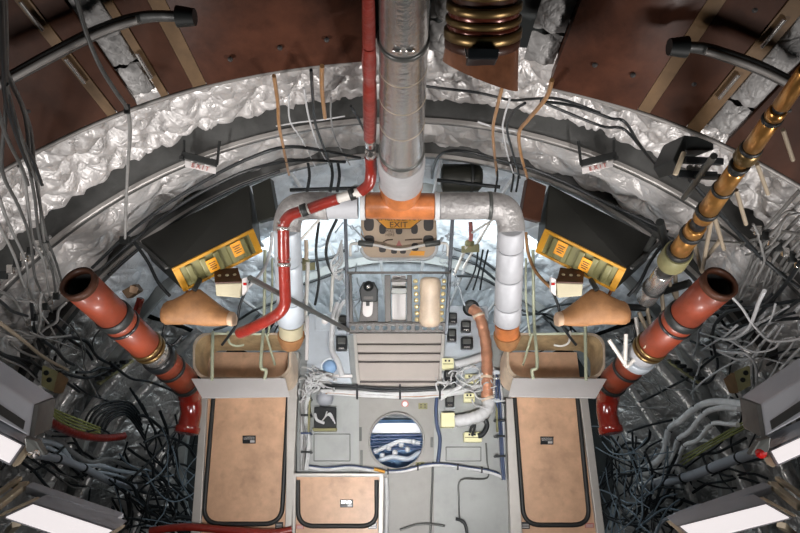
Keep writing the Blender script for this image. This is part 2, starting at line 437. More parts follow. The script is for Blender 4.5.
panel('ceiling_panel', 655, 692, M['brown'], 'dark brown ceiling panel left of the right silver strip', 'panel', G, studspec=((.5, .3), (.6, .9)))
panel('ceiling_panel', 732, 1060, M['brown'], 'wide brown laminate ceiling panel at the far right behind the gold pipe', 'panel', G, studspec=((.06, .4), (.1, .9)))
G = 'tan sealing strips between the ceiling panels'
for x0, x1, lab in ((106, 116, 'tan sealing strip beside the wide far left brown panel'), (160, 168, 'tan sealing strip on the right edge of the left silver strip'), (192, 206, 'broad tan sealing strip against the left bulging duct'),
                    (642, 655, 'broad tan sealing strip against the right bulging duct'), (692, 706, 'tan sealing strip on the left edge of the right silver strip')):
    o = panel('sealing_strip', x0+.5, x1-.5, M['tan_strip'], lab, 'strip', G, lift=.004, t=.02, y1=1.747)
    # chrome catch riveted on the strip
    if x0 in (106, 692, 160):
        for yc in ((1.49, 1.62) if x0 != 160 else (1.66,)):
            a = edge_a((x0+x1)/2-1)
            p = shell_pt(a, yc-.035, cone_r(yc-.035)-.012-(.034 if x0 > 540 else 0)); q = shell_pt(a, yc+.03, cone_r(yc+.03)-.012-(.034 if x0 > 540 else 0))
            part('catch', MB().bar(p, q, .0045, .004), M['chrome'], o, 'bright metal catch')
def silver_strip(x0, x1, label, y0=1.16, y1=1.735):
    root = thing('silver_strip', label, 'insulation', shell_pt(edge_a((x0+x1)/2), 1.74, 2.2), 'silver blanket strips in the ceiling')
    y = y1
    for k, ln in enumerate((.07, .08, .12, .18)):
        mb = MB(); n, q = 10, 12; vs = []
        for i in range(n+1):
            for j in range(q+1):
                u, w = i/n, j/q; yy = y-ln*w
                h = .018*(4*u*(1-u))**.6*(4*w*(1-w))**.4+.006*math.sin(9*u+17*w+k)*math.sin(PI*u)
                vs.append(shell_pt(edge_a(x0+(x1-x0)*u), yy, cone_r(yy)+.012-h-(.034 if x0 > 600 else 0)))
        mb.add(vs, [(i*(q+1)+j, i*(q+1)+j+1, (i+1)*(q+1)+j+1, (i+1)*(q+1)+j) for i in range(n) for j in range(q)], True)
        part('pad', mb, M['foil_dull'], root); y -= ln+.008
silver_strip(137, 159, 'crumpled silver strip let into the brown ceiling left of centre')
silver_strip(707, 731, 'crumpled silver strip let into the brown ceiling right of centre')
silver_strip(522, 551, 'wide silver strip in the ceiling between the ringed duct and the right bulging duct')
silver_strip(428, 448, 'narrow silver strip behind the big silver pipe beside the ringed duct')
# dark backing and edge moulding of the ceiling
mb = cone_panel(-300, 1100, t=.015, lift=-.06, y1=1.75); o = struct('ceiling_lining', mb, M['skin'])
def arc_tube(xs, y, r, rad, n=8, flat=1.):
    return MB().tube([shell_pt(edge_a(xs[0]+(xs[1]-xs[0])*i/30), y, r) for i in range(31)], rad, n, flat=flat)
single('edge_moulding', arc_tube((-200, 352), 1.757, 2.186, .007), M['edge'], 'thin grey moulding along the lower edge of the left brown ceiling', 'moulding')
single('edge_moulding', arc_tube((556, 1000), 1.757, 2.152, .007), M['edge'], 'thin grey moulding along the lower edge of the right brown ceiling', 'moulding')
# curved grab rails under the panels
def rail(px, label):
    root = thing('ceiling_rail', label, 'rail', W(*px[0], 1.5))
    P = spline([W(x, y, 1.49) for x, y in px], 8); n = len(P)
    part('rail_bar', MB().tube(P, [.016+.004*math.sin(PI*i/(n-1)) for i in range(n)], 12, flat=.7), M['frame'], root)
    part('rail_strip', MB().tube([p+V((0, -.012, -.010)) for p in P[:int(n*.8)]], .009, 8), M['edge'], root, 'pale worn lower strip')
    part('end_cap', MB().tube([P[-1]-(P[-1]-P[-3]).normalized()*.03, P[-1]+(P[-1]-P[-3]).normalized()*.012], [.026, .02], 14), M['black'], root)
rail([(-20, 92), (8, 79), (50, 56), (100, 31), (145, 17), (190, 17)], 'curved grey rail under the left brown ceiling panels')
rail([(825, 103), (792, 84), (760, 68), (725, 55), (700, 48), (674, 47)], 'curved grey rail under the right brown ceiling panels')

# ================================================================== ringed duct hanging at the top
root = thing('ringed_duct', 'brown round duct with gold and copper rings, hanging right of the silver pipe', 'duct', W(483, 60, 1.45))
T0, T1 = W(486, -28, 1.40), W(482, 42, 1.49)
L = (T1-T0).length
part('sleeve', MB().lathe(T0, T1, [(0, .077), (L, .077)], 36), M['brown_light'], root)
for k, (px, r, w, m) in enumerate(((-12, .092, .012, 'brass'), (4, .098, .01, 'brass'), (10, .092, .014, 'ring_red'), (17, .099, .008, 'brass'), (24, .095, .008, 'ring_red'), (31, .103, .012, 'brass'), (41, .100, .012, 'brown_light'))):
    r *= .9; c = T0+(T1-T0)*((px+28)/70.); t = (T1-T0).normalized()
    part('ring', MB().lathe(c-t*w, c+t*w, [(0, r-.02), (0, r-.004), (.003, r), (2*w-.003, r), (2*w, r-.004), (2*w, r-.02)], 36, closed=True), M[m], root)
sec = []   # flaring body with slanted foot
for i in range(9):
    t = i/8; d = 1.495+.045*t
    c = W(482-2*t, 42+33*t, d); rx = .088+.005*t**1.5; ry = .077+.008*t
    sec.append([c+V((rx*math.cos(2*PI*k/36), ry*math.sin(2*PI*k/36), -.036*t*math.cos(2*PI*k/36)+.5*t*ry*math.sin(2*PI*k/36))) for k in range(36)])
mb = MB(); vs = [p for s_ in sec for p in s_]
mb.add(vs, [(i*36+k, i*36+(k+1) % 36, (i+1)*36+(k+1) % 36, (i+1)*36+k) for i in range(8) for k in range(36)], True)
part('duct_foot', mb, M['duct_body'], root)
part('foot_opening', MB().add([p+V((0, 0, .004)) for p in sec[-1]], [tuple(range(36))]), M['hole'], root)
mb = MB(); mb.prism([W(468, 47, 1.395), W(500, 48, 1.395), W(498, 59, 1.40), W(468, 59, 1.40)], (0, .05, 0), .003); pl_ = part('data_plate', mb, M['black_gloss'], root)
part('catch', MB().bar(W(465, 48, 1.393), W(467, 58, 1.393), .0025), M['chrome'], root)

# ================================================================== big silver pipe, tee and white ducts
root = thing('silver_pipe', 'big brushed silver pipe coming down the middle from the ceiling', 'pipe', W(401, 190, 2.92))
A1, A9 = W(401, 184, 2.6), W(403, 66, 1.72); A0 = A1+(A9-A1)*1.45; L = (A1-A0).length; ax = (A1-A0)/L
def at_height(P0_, P1_, py):
    lo, hi = 0., 1.
    for _ in range(40):
        mm = (lo+hi)/2; p = P0_+(P1_-P0_)*mm
        if CY-(p.z-H)/p.y*F < py: lo = mm
        else: hi = mm
    return P0_+(P1_-P0_)*lo
def along(py): return at_height(A0, A1, py)
def pr(py): return (25.5-(py/184)*4.2)*along(py).y/F
part('pipe_upper', MB().lathe(A0, along(37), [(0, pr(-20)), ((along(37)-A0).length, pr(37))], 40), M['steel'], root)
l2 = (along(160)-along(39)).length
part('pipe_lower', MB().lathe(along(39), along(160), [(0, pr(39)), (l2, pr(160))], 40), M['steel'], root)
for py, nm in ((38, 'clamp'), (150, 'clamp')):
    c = along(py); cl = part('clamp', MB().lathe(c-ax*.009, c+ax*.009, [(0, pr(py)-.006), (0, pr(py)+.002), (.004, pr(py)+.005), (.014, pr(py)+.005), (.018, pr(py)+.002), (.018, pr(py)-.006)], 40, closed=True), M['rod_dark'], root)
    if py == 38:
        for sx in (-.026, .026): part('clamp_bolt', MB().lathe(c+V((sx*.6-.013, -.055, -.05)), c+V((sx*.6+.013, -.055, -.05)), [(0, .002), (.003, .006), (.023, .006), (.026, .002)], 12), M['chrome'], cl)
for py, a in ((66, .5), (94, .3), (120, .4)):
    c = along(py); t_ = (ax+V((a*.12, 0, 0))).normalized(); part('seam', MB().lathe(c-t_*.001, c+t_*.001, [(0, pr(py)-.002), (0, pr(py)+.0012), (.002, pr(py)+.0012), (.002, pr(py)-.002)], 40, closed=True), M['rod'], root)
c0, c1 = along(158), along(183)
part('collar', MB().lathe(c0, c1, [(0, .085), (.02, .091), ((c1-c0).length, .091)], 40), M['collar'], root)

DH = 2.65
tee = thing('duct_tee', 'orange-brown duct tee under the big silver pipe', 'duct', W(400, 218, DH))
tc = W(400, 206, DH)
part('cross_tube', MB().lathe(W(366, 205.5, DH), W(434, 206.5, DH), [(0, .055), (.02, .057), (.09, .058), (.2, .058), (.268, .057), ((W(434, 206.5, DH)-W(366, 205.5, DH)).length, .056)], 36), M['orange_tee'], tee)
part('neck', MB().lathe(along(182.5), tc, [(0, .092), (.02, .091), ((tc-along(182.5)).length*.75, .075), ((tc-along(182.5)).length, .052)], 36), M['orange_tee'], tee)
for px in (363, 437):
    part('band', MB().lathe(W(px-2.5, 206, DH), W(px+2.5, 206, DH), [(0, .05), (0, .059), (.003, .061), (.018, .061), (.021, .059), (.021, .05)], 32, closed=True), M['cable_white'], tee)

def duct_side(sg, label):
    m = lambda x: x if sg > 0 else 798-x
    root = thing('white_duct', label, 'duct', W(m(510), 345, 3.1), 'wrapped air ducts below the tee')
    r = .0585
    dd = lambda y: DH+.03+(y-228)*.0036
    hz = spline([W(m(440), 206, DH), W(m(470), 206, DH), W(m(492), 206, DH+.01), W(m(505), 210, DH+.02), W(m(510), 221, DH+.03), W(m(511), 232, DH+.03)], 7)
    if sg > 0:
        k = 26
        part('horizontal_run', MB().tube(hz[:14], r, 32), M['grey_wrap'], root, 'crinkled grey wrapped run')
        part('elbow', MB().tube(hz[13:], [r*1.02]*len(hz[13:]), 32), M['grey_wrap'], root)
        part('strap', MB().lathe(hz[13]-V((.008, 0, 0)), hz[13]+V((.008, 0, 0)), [(0, .05), (0, .061), (.016, .061), (.016, .05)], 32, closed=True), M['rod_dark'], root)
        segs = (228, 248, 277, 305, 322)
    else:
        part('horizontal_run', MB().tube(hz[:8], r*.95, 32), M['white_wrap'], root)
        part('elbow', MB().tube(hz[7:], [r*1.02]*len(hz[7:]), 32), M['grey_wrap'], root, 'dull grey elbow')
        segs = (228, 262, 300, 322)
    for a, b in zip(segs, segs[1:]):
        p, q = W(m(511-(a-228)*.04), a+.6, dd(a)), W(m(511-(b-228)*.04), b-.6, dd(b)); l = (q-p).length; ra, rr_ = r*dd(a)/dd(228), r*dd(b)/dd(228)
        part('duct_section', MB().lathe(p, q, [(0, ra-.006), (.006, ra), (l-.006, rr_), (l, rr_-.006)], 32), M['white_wrap'] if sg > 0 else M['bluegrey'], root)
        part('seam_band', MB().lathe(q-V((0, 0, -.006)), q-V((0, 0, .006)), [(0, rr_-.02), (0, rr_+.001), (.012, rr_+.001), (.012, rr_-.02)], 32, closed=True), M['chrome'], root)
    p = W(m(507), 323, dd(323)); q = W(m(507), 334, dd(334))
    part('end_sleeve', MB().lathe(p, q, [(0, .060), ((q-p).length, .058)], 32), M['orange_tee'] if sg > 0 else M['cream'], root, 'brown end sleeve' if sg > 0 else 'cream end sleeve')
    q2 = W(m(507), 345, dd(345))
    part('end_foot', MB().lathe(q, q2, [(0, .066), (.02, .066), ((q2-q).length, .05)], 32), M['canvas'], root)
duct_side(1, 'white wrapped duct turning down on the right of the tee')
duct_side(-1, 'blue-grey wrapped duct turning down on the left behind the red pipe')

# ================================================================== red sleeved pipe
root = thing('red_pipe', 'red sleeved pipe running down beside the silver pipe and bending left', 'pipe', W(284, 320, 2.8))
RB, RT_ = W(370.5, 157, 2.36), W(369, 66, 1.7); RT_ = RB+(RT_-RB)*1.62
rd = lambda x, py: W(x, py, at_height(RT_, RB, py).y)
up = [rd(368, -20), rd(368.5, 20), rd(369, 45)]
part('upper_sleeve', MB().tube(up, [.0135, .016, .0175], 18), M['red'], root)
mid = [rd(369, 46), rd(369, 60), rd(369.5, 78), rd(369.5, 80), rd(369.5, 82), rd(370, 110), rd(370, 138)]
part('middle_sleeve', MB().tube(mid, [.0175, .0205, .019, .0168, .020, .0225, .022], 18), M['red'], root)
p, q = rd(370, 137), RB; l = (q-p).length
part('coupling', MB().lathe(p, q, [(0, .016), (l*.04, .021), (l*.35, .021), (l*.37, .013), (l*.63, .013), (l*.65, .020), (l*.94, .020), (l, .016)], 24), M['chrome'], root, 'bright metal coupling')
part('coupling_band', MB().lathe(p+(q-p)*.42, p+(q-p)*.58, [(0, .0145), (.001, .018), (.013, .018), (.0135, .0145)], 24), M['black'], root)
low = spline([RB, W(371, 172, 2.42), W(369, 184, 2.44), W(360, 192, 2.45)], 6)
part('bend', MB().tube(low, .0225, 18), M['red'], root)
part('bare_section', MB().tube([W(361, 191.5, 2.45), W(337, 199, 2.46)], .0185, 18), M['rod_white'], root, 'bare pale section')
part('cross_sleeve', MB().tube(spline([W(338, 199, 2.46), W(325, 203, 2.47), W(309, 209, 2.47)], 4), .0222, 18), M['red'], root)
part('short_bare_section', MB().tube([W(310, 208.5, 2.47), W(299, 212, 2.47)], .0195, 18), M['rod_white'], root)
dn = spline([W(300, 211.5, 2.47), W(290, 215.5, 2.47), W(284, 224, 2.48), W(283.5, 236, 2.5), W(284, 262, 2.54), W(285, 290, 2.6), W(285, 303, 2.63), W(280, 312, 2.66), W(268, 320, 2.7), W(252, 328, 2.76), W(240, 333, 2.82)], 5)
part('down_sleeve', MB().tube(dn, [.0225, .026], 18), M['red'], root)
for px, py, dx, dy in ((283.7, 226, 0, 1), (284, 262, 0, 1)):
    for s_ in (-3, 3):
        c = W(px, py+s_, 2.5+(py-236)*.0015)
        part('clip', MB().lathe(c-V((0, 0, .007)), c+V((0, 0, .007)), [(0, .018), (0, .027), (.014, .027), (.014, .018)], 24, closed=True), M['chrome'], root)
for (px, py) in ((352, 194), (304, 210)):
    c = W(px, py, 2.46); t = V((.9, 0, .3)).normalized()
    part('tie', MB().lathe(c-t*.012, c+t*.012, [(0, .018), (0, .0255), (.024, .0255), (.024, .018)], 20, closed=True), M['black'], root)

# ================================================================== slanting red ducts
def red_duct(sg):
    m = lambda x: x if sg < 0 else 798-x
    lab = 'slanting red duct with open black mouth on the ' + ('left' if sg < 0 else 'right')
    root = thing('red_duct', lab, 'duct', W(m(192), 425, 3.25), 'slanting red ducts with open mouths')
    P0, P1 = W(m(78), 283, 2.4), W(m(190), 386, 3.25); L = (P1-P0).length; T = (P1-P0)/L; r = .068
    at = lambda t: P0+T*(L*t)
    def seg(nm, a, b, rr, mt, lab=None, prof=None):
        l = (at(b)-at(a)).length
        return part(nm, MB().lathe(at(a), at(b), prof or [(0, rr-.004), (.005, rr), (l-.005, rr), (l, rr-.004)], 32), M[mt], root, lab)
    l = (at(.24)-at(0)).length
    part('mouth_rim', MB().lathe(at(-.006), at(.05), [(0, r-.012), (0, r+.002), (.03, r+.002), (.03, r-.012)], 32, closed=True), M['brown'], root, 'dark rim of the open mouth')
    part('open_end', MB().lathe(at(0), at(.24), [(0, r-.006), (0, r), (l, r), (l, r-.006)], 32, closed=True), M['red_duct'], root)
    part('mouth_lining', MB().lathe(at(.0), at(.22), [(.0, r-.011), (.11, r-.011), (.11, .001)], 32, caps=False), M['mouth'], root)
    seg('clamp', .24, .285, r+.008, 'black'); seg('sleeve', .285, .32, r+.003, 'red_duct'); seg('clamp', .32, .335, r+.008, 'black_gloss')
    seg('middle_section', .335, .52, r+.002, 'red_duct')
    seg('clamp', .52, .54, r+.008, 'brass'); seg('sleeve', .54, .555, r, 'brown'); seg('clamp', .555, .575, r+.008, 'brass')
    seg('silver_section', .575, .64, r-.002, 'steel' if sg < 0 else 'white_wrap'); seg('clamp', .64, .69, r+.01, 'bluegrey' if sg > 0 else 'black_gloss')
    seg('sleeve', .69, .77, r+.002, 'red_duct'); seg('clamp', .77, .79, r+.007, 'black')
    seg('lower_section', .79, .94, r+.002, 'red_duct'); seg('clamp', .94, .97, r+.009, 'black')
    # long dark seam along the upper side
    n_ = V((0, -.3, 1.)); n_ = (n_-T*n_.dot(T)).normalized()
    part('seam_rib', MB().tube([at(.02)+n_*r, at(.24)+n_*r], .006, 8), M['brown'], root)
    el = spline([at(.965), at(1.0), W(m(190), 397, 3.3), W(m(191), 412, 3.3), W(m(188), 427, 3.27)], 7)
    n = len(el)
    part('elbow', MB().tube(el, [.058+.004*math.sin(i/n*6) for i in range(n)], 28), M['red_gloss'], root, 'glossy dark red elbow')
    e0 = el[-1]; part('elbow_collar', MB().lathe(e0, e0+(el[-1]-el[-3]).normalized()*.035, [(0, .064), (.03, .064), (.035, .05)], 28), M['red_gloss'], root)
red_duct(-1); red_duct(1)

# ================================================================== gold pipe on the right
root = thing('gold_pipe', 'long gold pipe slanting across the upper right on tan struts', 'pipe', W(650, 295, 3.05))
Q0, Q1 = W(812, 62, 1.22), W(645, 300, 2.9); L = (Q1-Q0).length; T = (Q1-Q0)/L
def gp(py):   # where the pipe crosses an image height
    lo, hi = 0., 1.
    for _ in range(30):
        mm = (lo+hi)/2; p = Q0+(Q1-Q0)*mm; yy = CY-(p.z-H)/p.y*F
        if yy < py: lo = mm
        else: hi = mm
    return Q0+(Q1-Q0)*lo
def gseg(nm, a, b, r, mt, lab=None):
    p, q = gp(a), gp(b); l = (q-p).length; ra, rb = r*p.y/2.2, r*q.y/2.2; e = min(.004, l*.2)
    return part(nm, MB().lathe(p, q, [(0, ra-.003), (e, ra), (l-e, rb), (l, rb-.003)], 26), M[mt], root, lab)
gseg('pipe_section', 70, 106, .030, 'gold'); gseg('neck', 106, 110, .022, 'black'); gseg('pipe_section', 110, 117, .032, 'gold'); gseg('clamp', 117, 120, .036, 'black')
gseg('pipe_section', 120, 147, .033, 'gold'); gseg('clamp', 147, 149.5, .038, 'black'); gseg('ribbed_collar', 149.5, 158, .041, 'brass'); gseg('neck', 158, 164, .024, 'gold'); gseg('clamp', 164, 166, .036, 'black')
gseg('pipe_section', 170, 188, .033, 'gold'); gseg('clamp', 188, 190, .038, 'black'); gseg('pipe_section', 190, 209, .0345, 'gold'); gseg('clamp', 209, 212, .040, 'black')
gseg('pipe_section', 212, 218, .034, 'gold'); gseg('neck', 218, 226, .026, 'black_gloss'); gseg('pipe_section', 226, 232, .034, 'gold'); gseg('clamp', 232, 235, .040, 'black'); gseg('pipe_section', 235, 249, .035, 'gold')
gseg('clamp', 249, 252, .043, 'black'); gseg('end_fitting', 252, 262, .050, 'zinc'); gseg('inner_sleeve', 166, 170, .03, 'black')
gseg('neck', 262, 272, .026, 'black'); gseg('silver_section', 272, 286, .034, 'steel'); gseg('clamp', 286, 288, .038, 'black'); gseg('silver_section', 288, 298, .034, 'steel')
# ================================================================== olive bins
def side(sg): return (lambda x: x) if sg < 0 else (lambda x: 798-x)
def bin_(sg):
    m = side(sg); sd = 'left' if sg < 0 else 'right'
    O = W(m(171), 268, 2.80); u = W(m(252.5), 228, 2.93)-O; v = W(m(183), 291, 2.87)-O; w = W(m(140), 240, 3.0)-O; w2 = W(m(249), 184, 3.12)-O
    root = thing('storage_bin', 'olive bin with yellow edges and orange labels under a dark lid, '+sd+' one', 'bin', O+v+u*.5, 'olive bins under the second arch')
    mb = MB(); mb.prism([O, O+u, O+w2, O+w], v*.97, .006); part('bin_body', mb, M['lid'], root, 'dark lid and back')
    uh, vh = u.normalized(), v.normalized(); n = uh.cross(vh); n = n if n.dot(V((0, -1, 0))) > 0 else -n
    P = lambda a, b, h=0: O+u*a+v*b+n*h
    part('front_panel', MB().prism([P(.015, .06, .002), P(.985, .06, .002), P(.985, .94, .002), P(.015, .94, .002)], n*.006, .001), M['olive'], root)
    for a0, a1, b0, b1 in ((0, 1, 0, .11), (0, 1, .90, 1.0), (0, .075, .11, .90), (.925, 1, .11, .90)):
        part('edge_strip', MB().prism([P(a0, b0, .002), P(a1, b0, .002), P(a1, b1, .002), P(a0, b1, .002)], n*.012, .002), M['yellow'], root)
    for a in (.17, .335, .50, .665, .83):
        part('rib', MB().prism([P(a-.036, .13, .004), P(a+.036, .13, .004), P(a+.036, .88, .004), P(a-.036, .88, .004)], n*.018, .006), M['olive'], root)
    for a0, a1, b0, b1 in ((.355, .475, .28, .78), (.675, .80, .12, .66)):
        if sg > 0: pass
        lb = part('paper_label', MB().prism([P(a0, b0, .021), P(a1, b0, .021), P(a1, b1, .021), P(a0, b1, .021)], n*.003), M['orange'], root, 'orange label')
        for k in range(4):
            bb = b0+(b1-b0)*(.25+.16*k); e = .25 if k % 2 else .15
            part('print_line', MB().prism([P(a0+(a1-a0)*e, bb, .0241), P(a1-(a1-a0)*e, bb, .0241), P(a1-(a1-a0)*e, bb+.035, .0241), P(a0+(a1-a0)*e, bb+.035, .0241)], n*.0008), M['letter'], lb)
    # grey end bracket and hangers
    part('side_bracket', MB().prism([P(-.06, -.02, -.02), P(-.02, -.02, -.02), P(-.02, .05, -.02), P(-.06, .05, -.02)], w*1.05, .003), M['frame'], root)
    for a in (.04, .52): part('hook', MB().bar(P(a, .98, -.03), P(a, 1.35, -.02), .009, .005), M['orange_tee'], root, 'small brown hook')
    # box behind the upper end of the bin
    B = MB(); q = [W(m(251.5), 186, 3.05), W(m(270), 178, 3.08), W(m(277), 217, 3.05), W(m(257.5), 222, 3.02)]
    o = single('equipment_box', B.prism(q, (0, .09, 0), .004), M['lid'] if sg < 0 else M['brown'], 'dark square box behind the inner end of the %s olive bin' % sd, 'box', 'dark boxes behind the bins')
bin_(-1); bin_(1)

# small cream boxes under the bins
def small_box(sg):
    m = side(sg); sd = 'left' if sg < 0 else 'right'
    q = [W(m(215), 284, 2.79), W(m(242), 283, 2.81), W(m(240), 298, 2.82), W(m(216), 296, 2.80)]
    root = thing('junction_box', 'small cream box with dark brown perforated top under the %s olive bin' % sd, 'box', W(m(228), 297, 2.82), 'cream boxes under the bins')
    part('box_body', MB().prism(q, (0, .12, .02), .004), M['cream'], root)
    t = [q[0], q[1], W(m(238), 269, 2.92), W(m(214), 271, 2.91)]
    part('box_top', MB().prism(t, V((0, -.004, .007)), .001), M['brown'], root, 'dark brown perforated top')
    for fx in (.2, .5, .8):
        c = q[0]*(1-fx)*.5+q[1]*fx*.5+t[3]*(1-fx)*.5+t[2]*fx*.5
        nn = V((0, -.5, .85)); part('hole', MB().lathe(c+nn*.006, c+nn*.012, [(0, .008), (.004, .008)], 12), M['cream'], root)
    part('clip', MB().prism([W(m(242), 279, 2.80), W(m(247), 277, 2.81), W(m(247), 291, 2.82), W(m(242), 296, 2.81)], (0, .03, 0), .003), M['sign'], root, 'white latch with red spot')
    part('latch_spot', MB().box(W(m(245), 284, 2.795), .008, .004, .006, .002), M['lens'], root)
small_box(-1); small_box(1)

# canvas bags
def bag(sg):
    m = (lambda x: x) if sg < 0 else (lambda x: 791-x)
    sd = 'left' if sg < 0 else 'right'
    root = thing('canvas_bag', 'folded tan canvas bag tied under the %s olive bin' % sd, 'bag', W(m(198), 326, 2.8), 'tan canvas bags under the bins')
    prof = [(163, 309, 318, .4), (164, 304, 322, .7), (168, 301, 324, .9), (174, 299, 324.2, 1), (181, 295.2, 324.5, 1), (188, 291.3, 324.5, 1), (194, 289.2, 324.8, 1), (200, 289.4, 325, 1), (206, 293.6, 325.5, 1), (213, 299.5, 326, .97), (221, 306, 326, .92), (226, 309.5, 325.5, .9), (230, 311.5, 325, .85)]
    n = 24; vs = []
    for i, (x, a, b, f) in enumerate(prof):
        c = W(m(x), (a+b)/2, 2.82+.0005*(x-163)); hz = (b-a)/2*2.82/F; hy = .07*f
        for k in range(n):
            t = 2*PI*k/n
            e = 1+.03*math.sin(5*t+i)
            vs.append(c+V((0, -hy*math.copysign(abs(math.cos(t))**.55, math.cos(t))*(1 if math.sin(t) < 0 else .45+.55*(1-math.sin(t)))*e, hz*math.copysign(abs(math.sin(t))**.7, math.sin(t))*e)))
    k_ = len(prof)
    mb = MB(); mb.add(vs, [(i*n+k, i*n+(k+1) % n, (i+1)*n+(k+1) % n, (i+1)*n+k) for i in range(k_-1) for k in range(n)], True)
    mb.add(vs[:n], [tuple(range(n))]); mb.add(vs[-n:], [tuple(range(n))])
    part('bag_body', mb, M['canvas'], root)
    c = sum(vs[-n:], V())/n; mb = MB(); e = [c+(p-c)*1.02 for p in vs[-n:]]; sx = 1 if sg < 0 else -1
    e2 = [p+V((sx*.022, -.012, -.004)) for p in e]; e3 = [c+(p-c)*.7+V((sx*.026, -.012, -.004)) for p in e]
    mb.add(e+e2+e3, [(i*n+k, i*n+(k+1) % n, (i+1)*n+(k+1) % n, (i+1)*n+k) for i in range(2) for k in range(n)]+[tuple(range(2*n, 3*n))], True)
    part('bag_end', mb, M['canvas_light'], root, 'pale open end')
    part('tie', MB().tube(spline([W(m(194), 290, 2.8), W(m(197), 285, 2.82), W(m(200), 280, 2.86)], 4), .012, 8), M['black'], root)
bag(-1); bag(1)

# ================================================================== open oval trays with hanging plate and rods
def tray(sg):
    m = side(sg); sd = 'left' if sg < 0 else 'right'
    root = thing('open_chute', 'open rounded tan chute with a hanging pale plate above the %s tan board' % sd, 'chute', W(m(244), 397, 3.35), 'open chutes above the tan boards')
    # rounded-rectangle mouth facing up towards the hall
    def rim(off, grow=0., d0=3.3, dx=0, dy=0):
        pts = []; cx, cy, hx, hy, rr = 242+dx, 356+dy, 47+grow, 21+grow, 15
        for (sx, sy, a0) in ((1, -1, -90), (1, 1, 0), (-1, 1, 90), (-1, -1, 180)):
            for k in range(7):
                a = math.radians(a0+15*k); x = cx+sx*(hx-rr)+rr*math.cos(a); y = cy+sy*(hy-rr)+rr*math.sin(a)
                x += (y-356)*-.0
                pts.append(W(m(x), y, d0-(y-356)*.0052+off))
        return pts
    a = rim(0); b = rim(.0, 2.2); n = len(a); D = V((0, .15, -.10))
    aw = [p+D*1.0 for p in rim(0, -1, dx=3)]; bw = [p+D*1.0 for p in rim(0, 1.4, dx=3)]
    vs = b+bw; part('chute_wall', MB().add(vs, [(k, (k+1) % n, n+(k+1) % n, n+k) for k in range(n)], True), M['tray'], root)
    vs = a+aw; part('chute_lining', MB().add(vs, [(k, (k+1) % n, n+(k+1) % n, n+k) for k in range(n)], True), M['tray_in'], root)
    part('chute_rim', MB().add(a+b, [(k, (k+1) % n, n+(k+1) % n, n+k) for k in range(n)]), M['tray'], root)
    q = [W(m(191), 378.5, 3.12), W(m(285), 378, 3.12), W(m(289.5), 396.5, 3.02), W(m(202), 398, 3.02)]
    part('plate', MB().prism(q, V((0, .010, -.006)), .002), M['plate'], root)
    # pale green wire frame
    part('frame_rail', MB().bar(W(m(211), 333.5, 3.3), W(m(266), 334, 3.3), .008, .006), M['green_rod'], root)
    part('rod', MB().tube(spline([W(m(213), 300 if sg > 0 else 332, 3.3), W(m(212.5), 345, 3.2), W(m(212), 380, 3.09)], 4), .0085, 8), M['green_rod'], root)
    part('rod', MB().tube(spline([W(m(265), 250, 3.3), W(m(264), 320, 3.3), W(m(262), 345, 3.2), W(m(261), 367, 3.13), W(m(266), 370, 3.12), W(m(264.5), 379, 3.1)], 4), .0085, 8), M['green_rod'], root)
    part('rod', MB().tube(spline([W(m(272), 258, 3.34), W(m(272), 300, 3.34), W(m(268), 336, 3.32)], 4), .006, 8), M['green_rod'], root)
    part('rod', MB().tube([W(m(266), 334, 3.3), W(m(275), 365, 3.36)], .006, 8), M['green_rod'], root)
    part('hook', MB().tube(spline([W(m(228), 331, 3.28), W(m(229), 342, 3.26), W(m(236), 346, 3.26), W(m(244), 345, 3.27)], 4), .006, 8), M['green_rod'] if sg < 0 else M['rod_white'], root)
tray(-1); tray(1)

# ================================================================== leaning tan boards
def slab(poly, o0, o1, bevel=.003):
    P = [con(x, y, o1) for x, y in poly]; return MB().prism(P, -NC*(o1-o0), bevel)
def strip(px, off, w, n=6):
    """Flat-ish rounded bead lying on the console plane."""
    return MB().tube([con(x, y, off) for x, y in px], w, n)
def ucurve(l0, l1, r1, r0, rad):
    """U-shaped pixel path: down the left side, round the corners, up the right side."""
    p = [l0]
    def corner(c, a, b):
        out = []
        ux, uy = a[0]-c[0], a[1]-c[1]; k = math.hypot(ux, uy); A = (c[0]+ux/k*rad, c[1]+uy/k*rad)
        vx, vy = b[0]-c[0], b[1]-c[1]; k = math.hypot(vx, vy); B = (c[0]+vx/k*rad, c[1]+vy/k*rad)
        for i in range(9):
            t = i/8; out.append(((1-t)**2*A[0]+2*t*(1-t)*c[0]+t*t*B[0], (1-t)**2*A[1]+2*t*(1-t)*c[1]+t*t*B[1]))
        return out
    return [l0]+corner(l1, l0, r1)+corner(r1, l1, r0)+[r0]
def latch(root, x, y, w=6.5, h=4, off=.03):
    lt = part('latch', slab([(x-w, y-h), (x+w, y-h), (x+w, y+h), (x-w, y+h)], off-.004, off+.006, .002), M['black_gloss'], root, 'black latch')
    part('latch_plate', slab([(x-w+1, y-h+1), (x+w-1, y-h+1), (x+w-1, y+.4), (x-w+1, y+.4)], off+.006, off+.009, .001), M['steel'], lt)
    part('latch_plate', slab([(x+1, y+.8), (x+w-1, y+.8), (x+w-1, y+h-1), (x+1, y+h-1)], off+.006, off+.009, .001), M['plate'], lt)
def little_label(root, x0, y0, x1, y1, m, off=.03, lines=True):
    lb = part('label_plate', slab([(x0, y0), (x1, y0), (x1, y1), (x0, y1)], off, off+.003, .001), M[m], root)
    if lines:
        for k in range(3):
            y = y0+(y1-y0)*(.3+.22*k)
            part('print_line', slab([(x0+1.2, y), (x1-1.2, y), (x1-1.2, y+.5), (x0+1.2, y+.5)], off+.003, off+.0036, 0), M['plate'], lb)
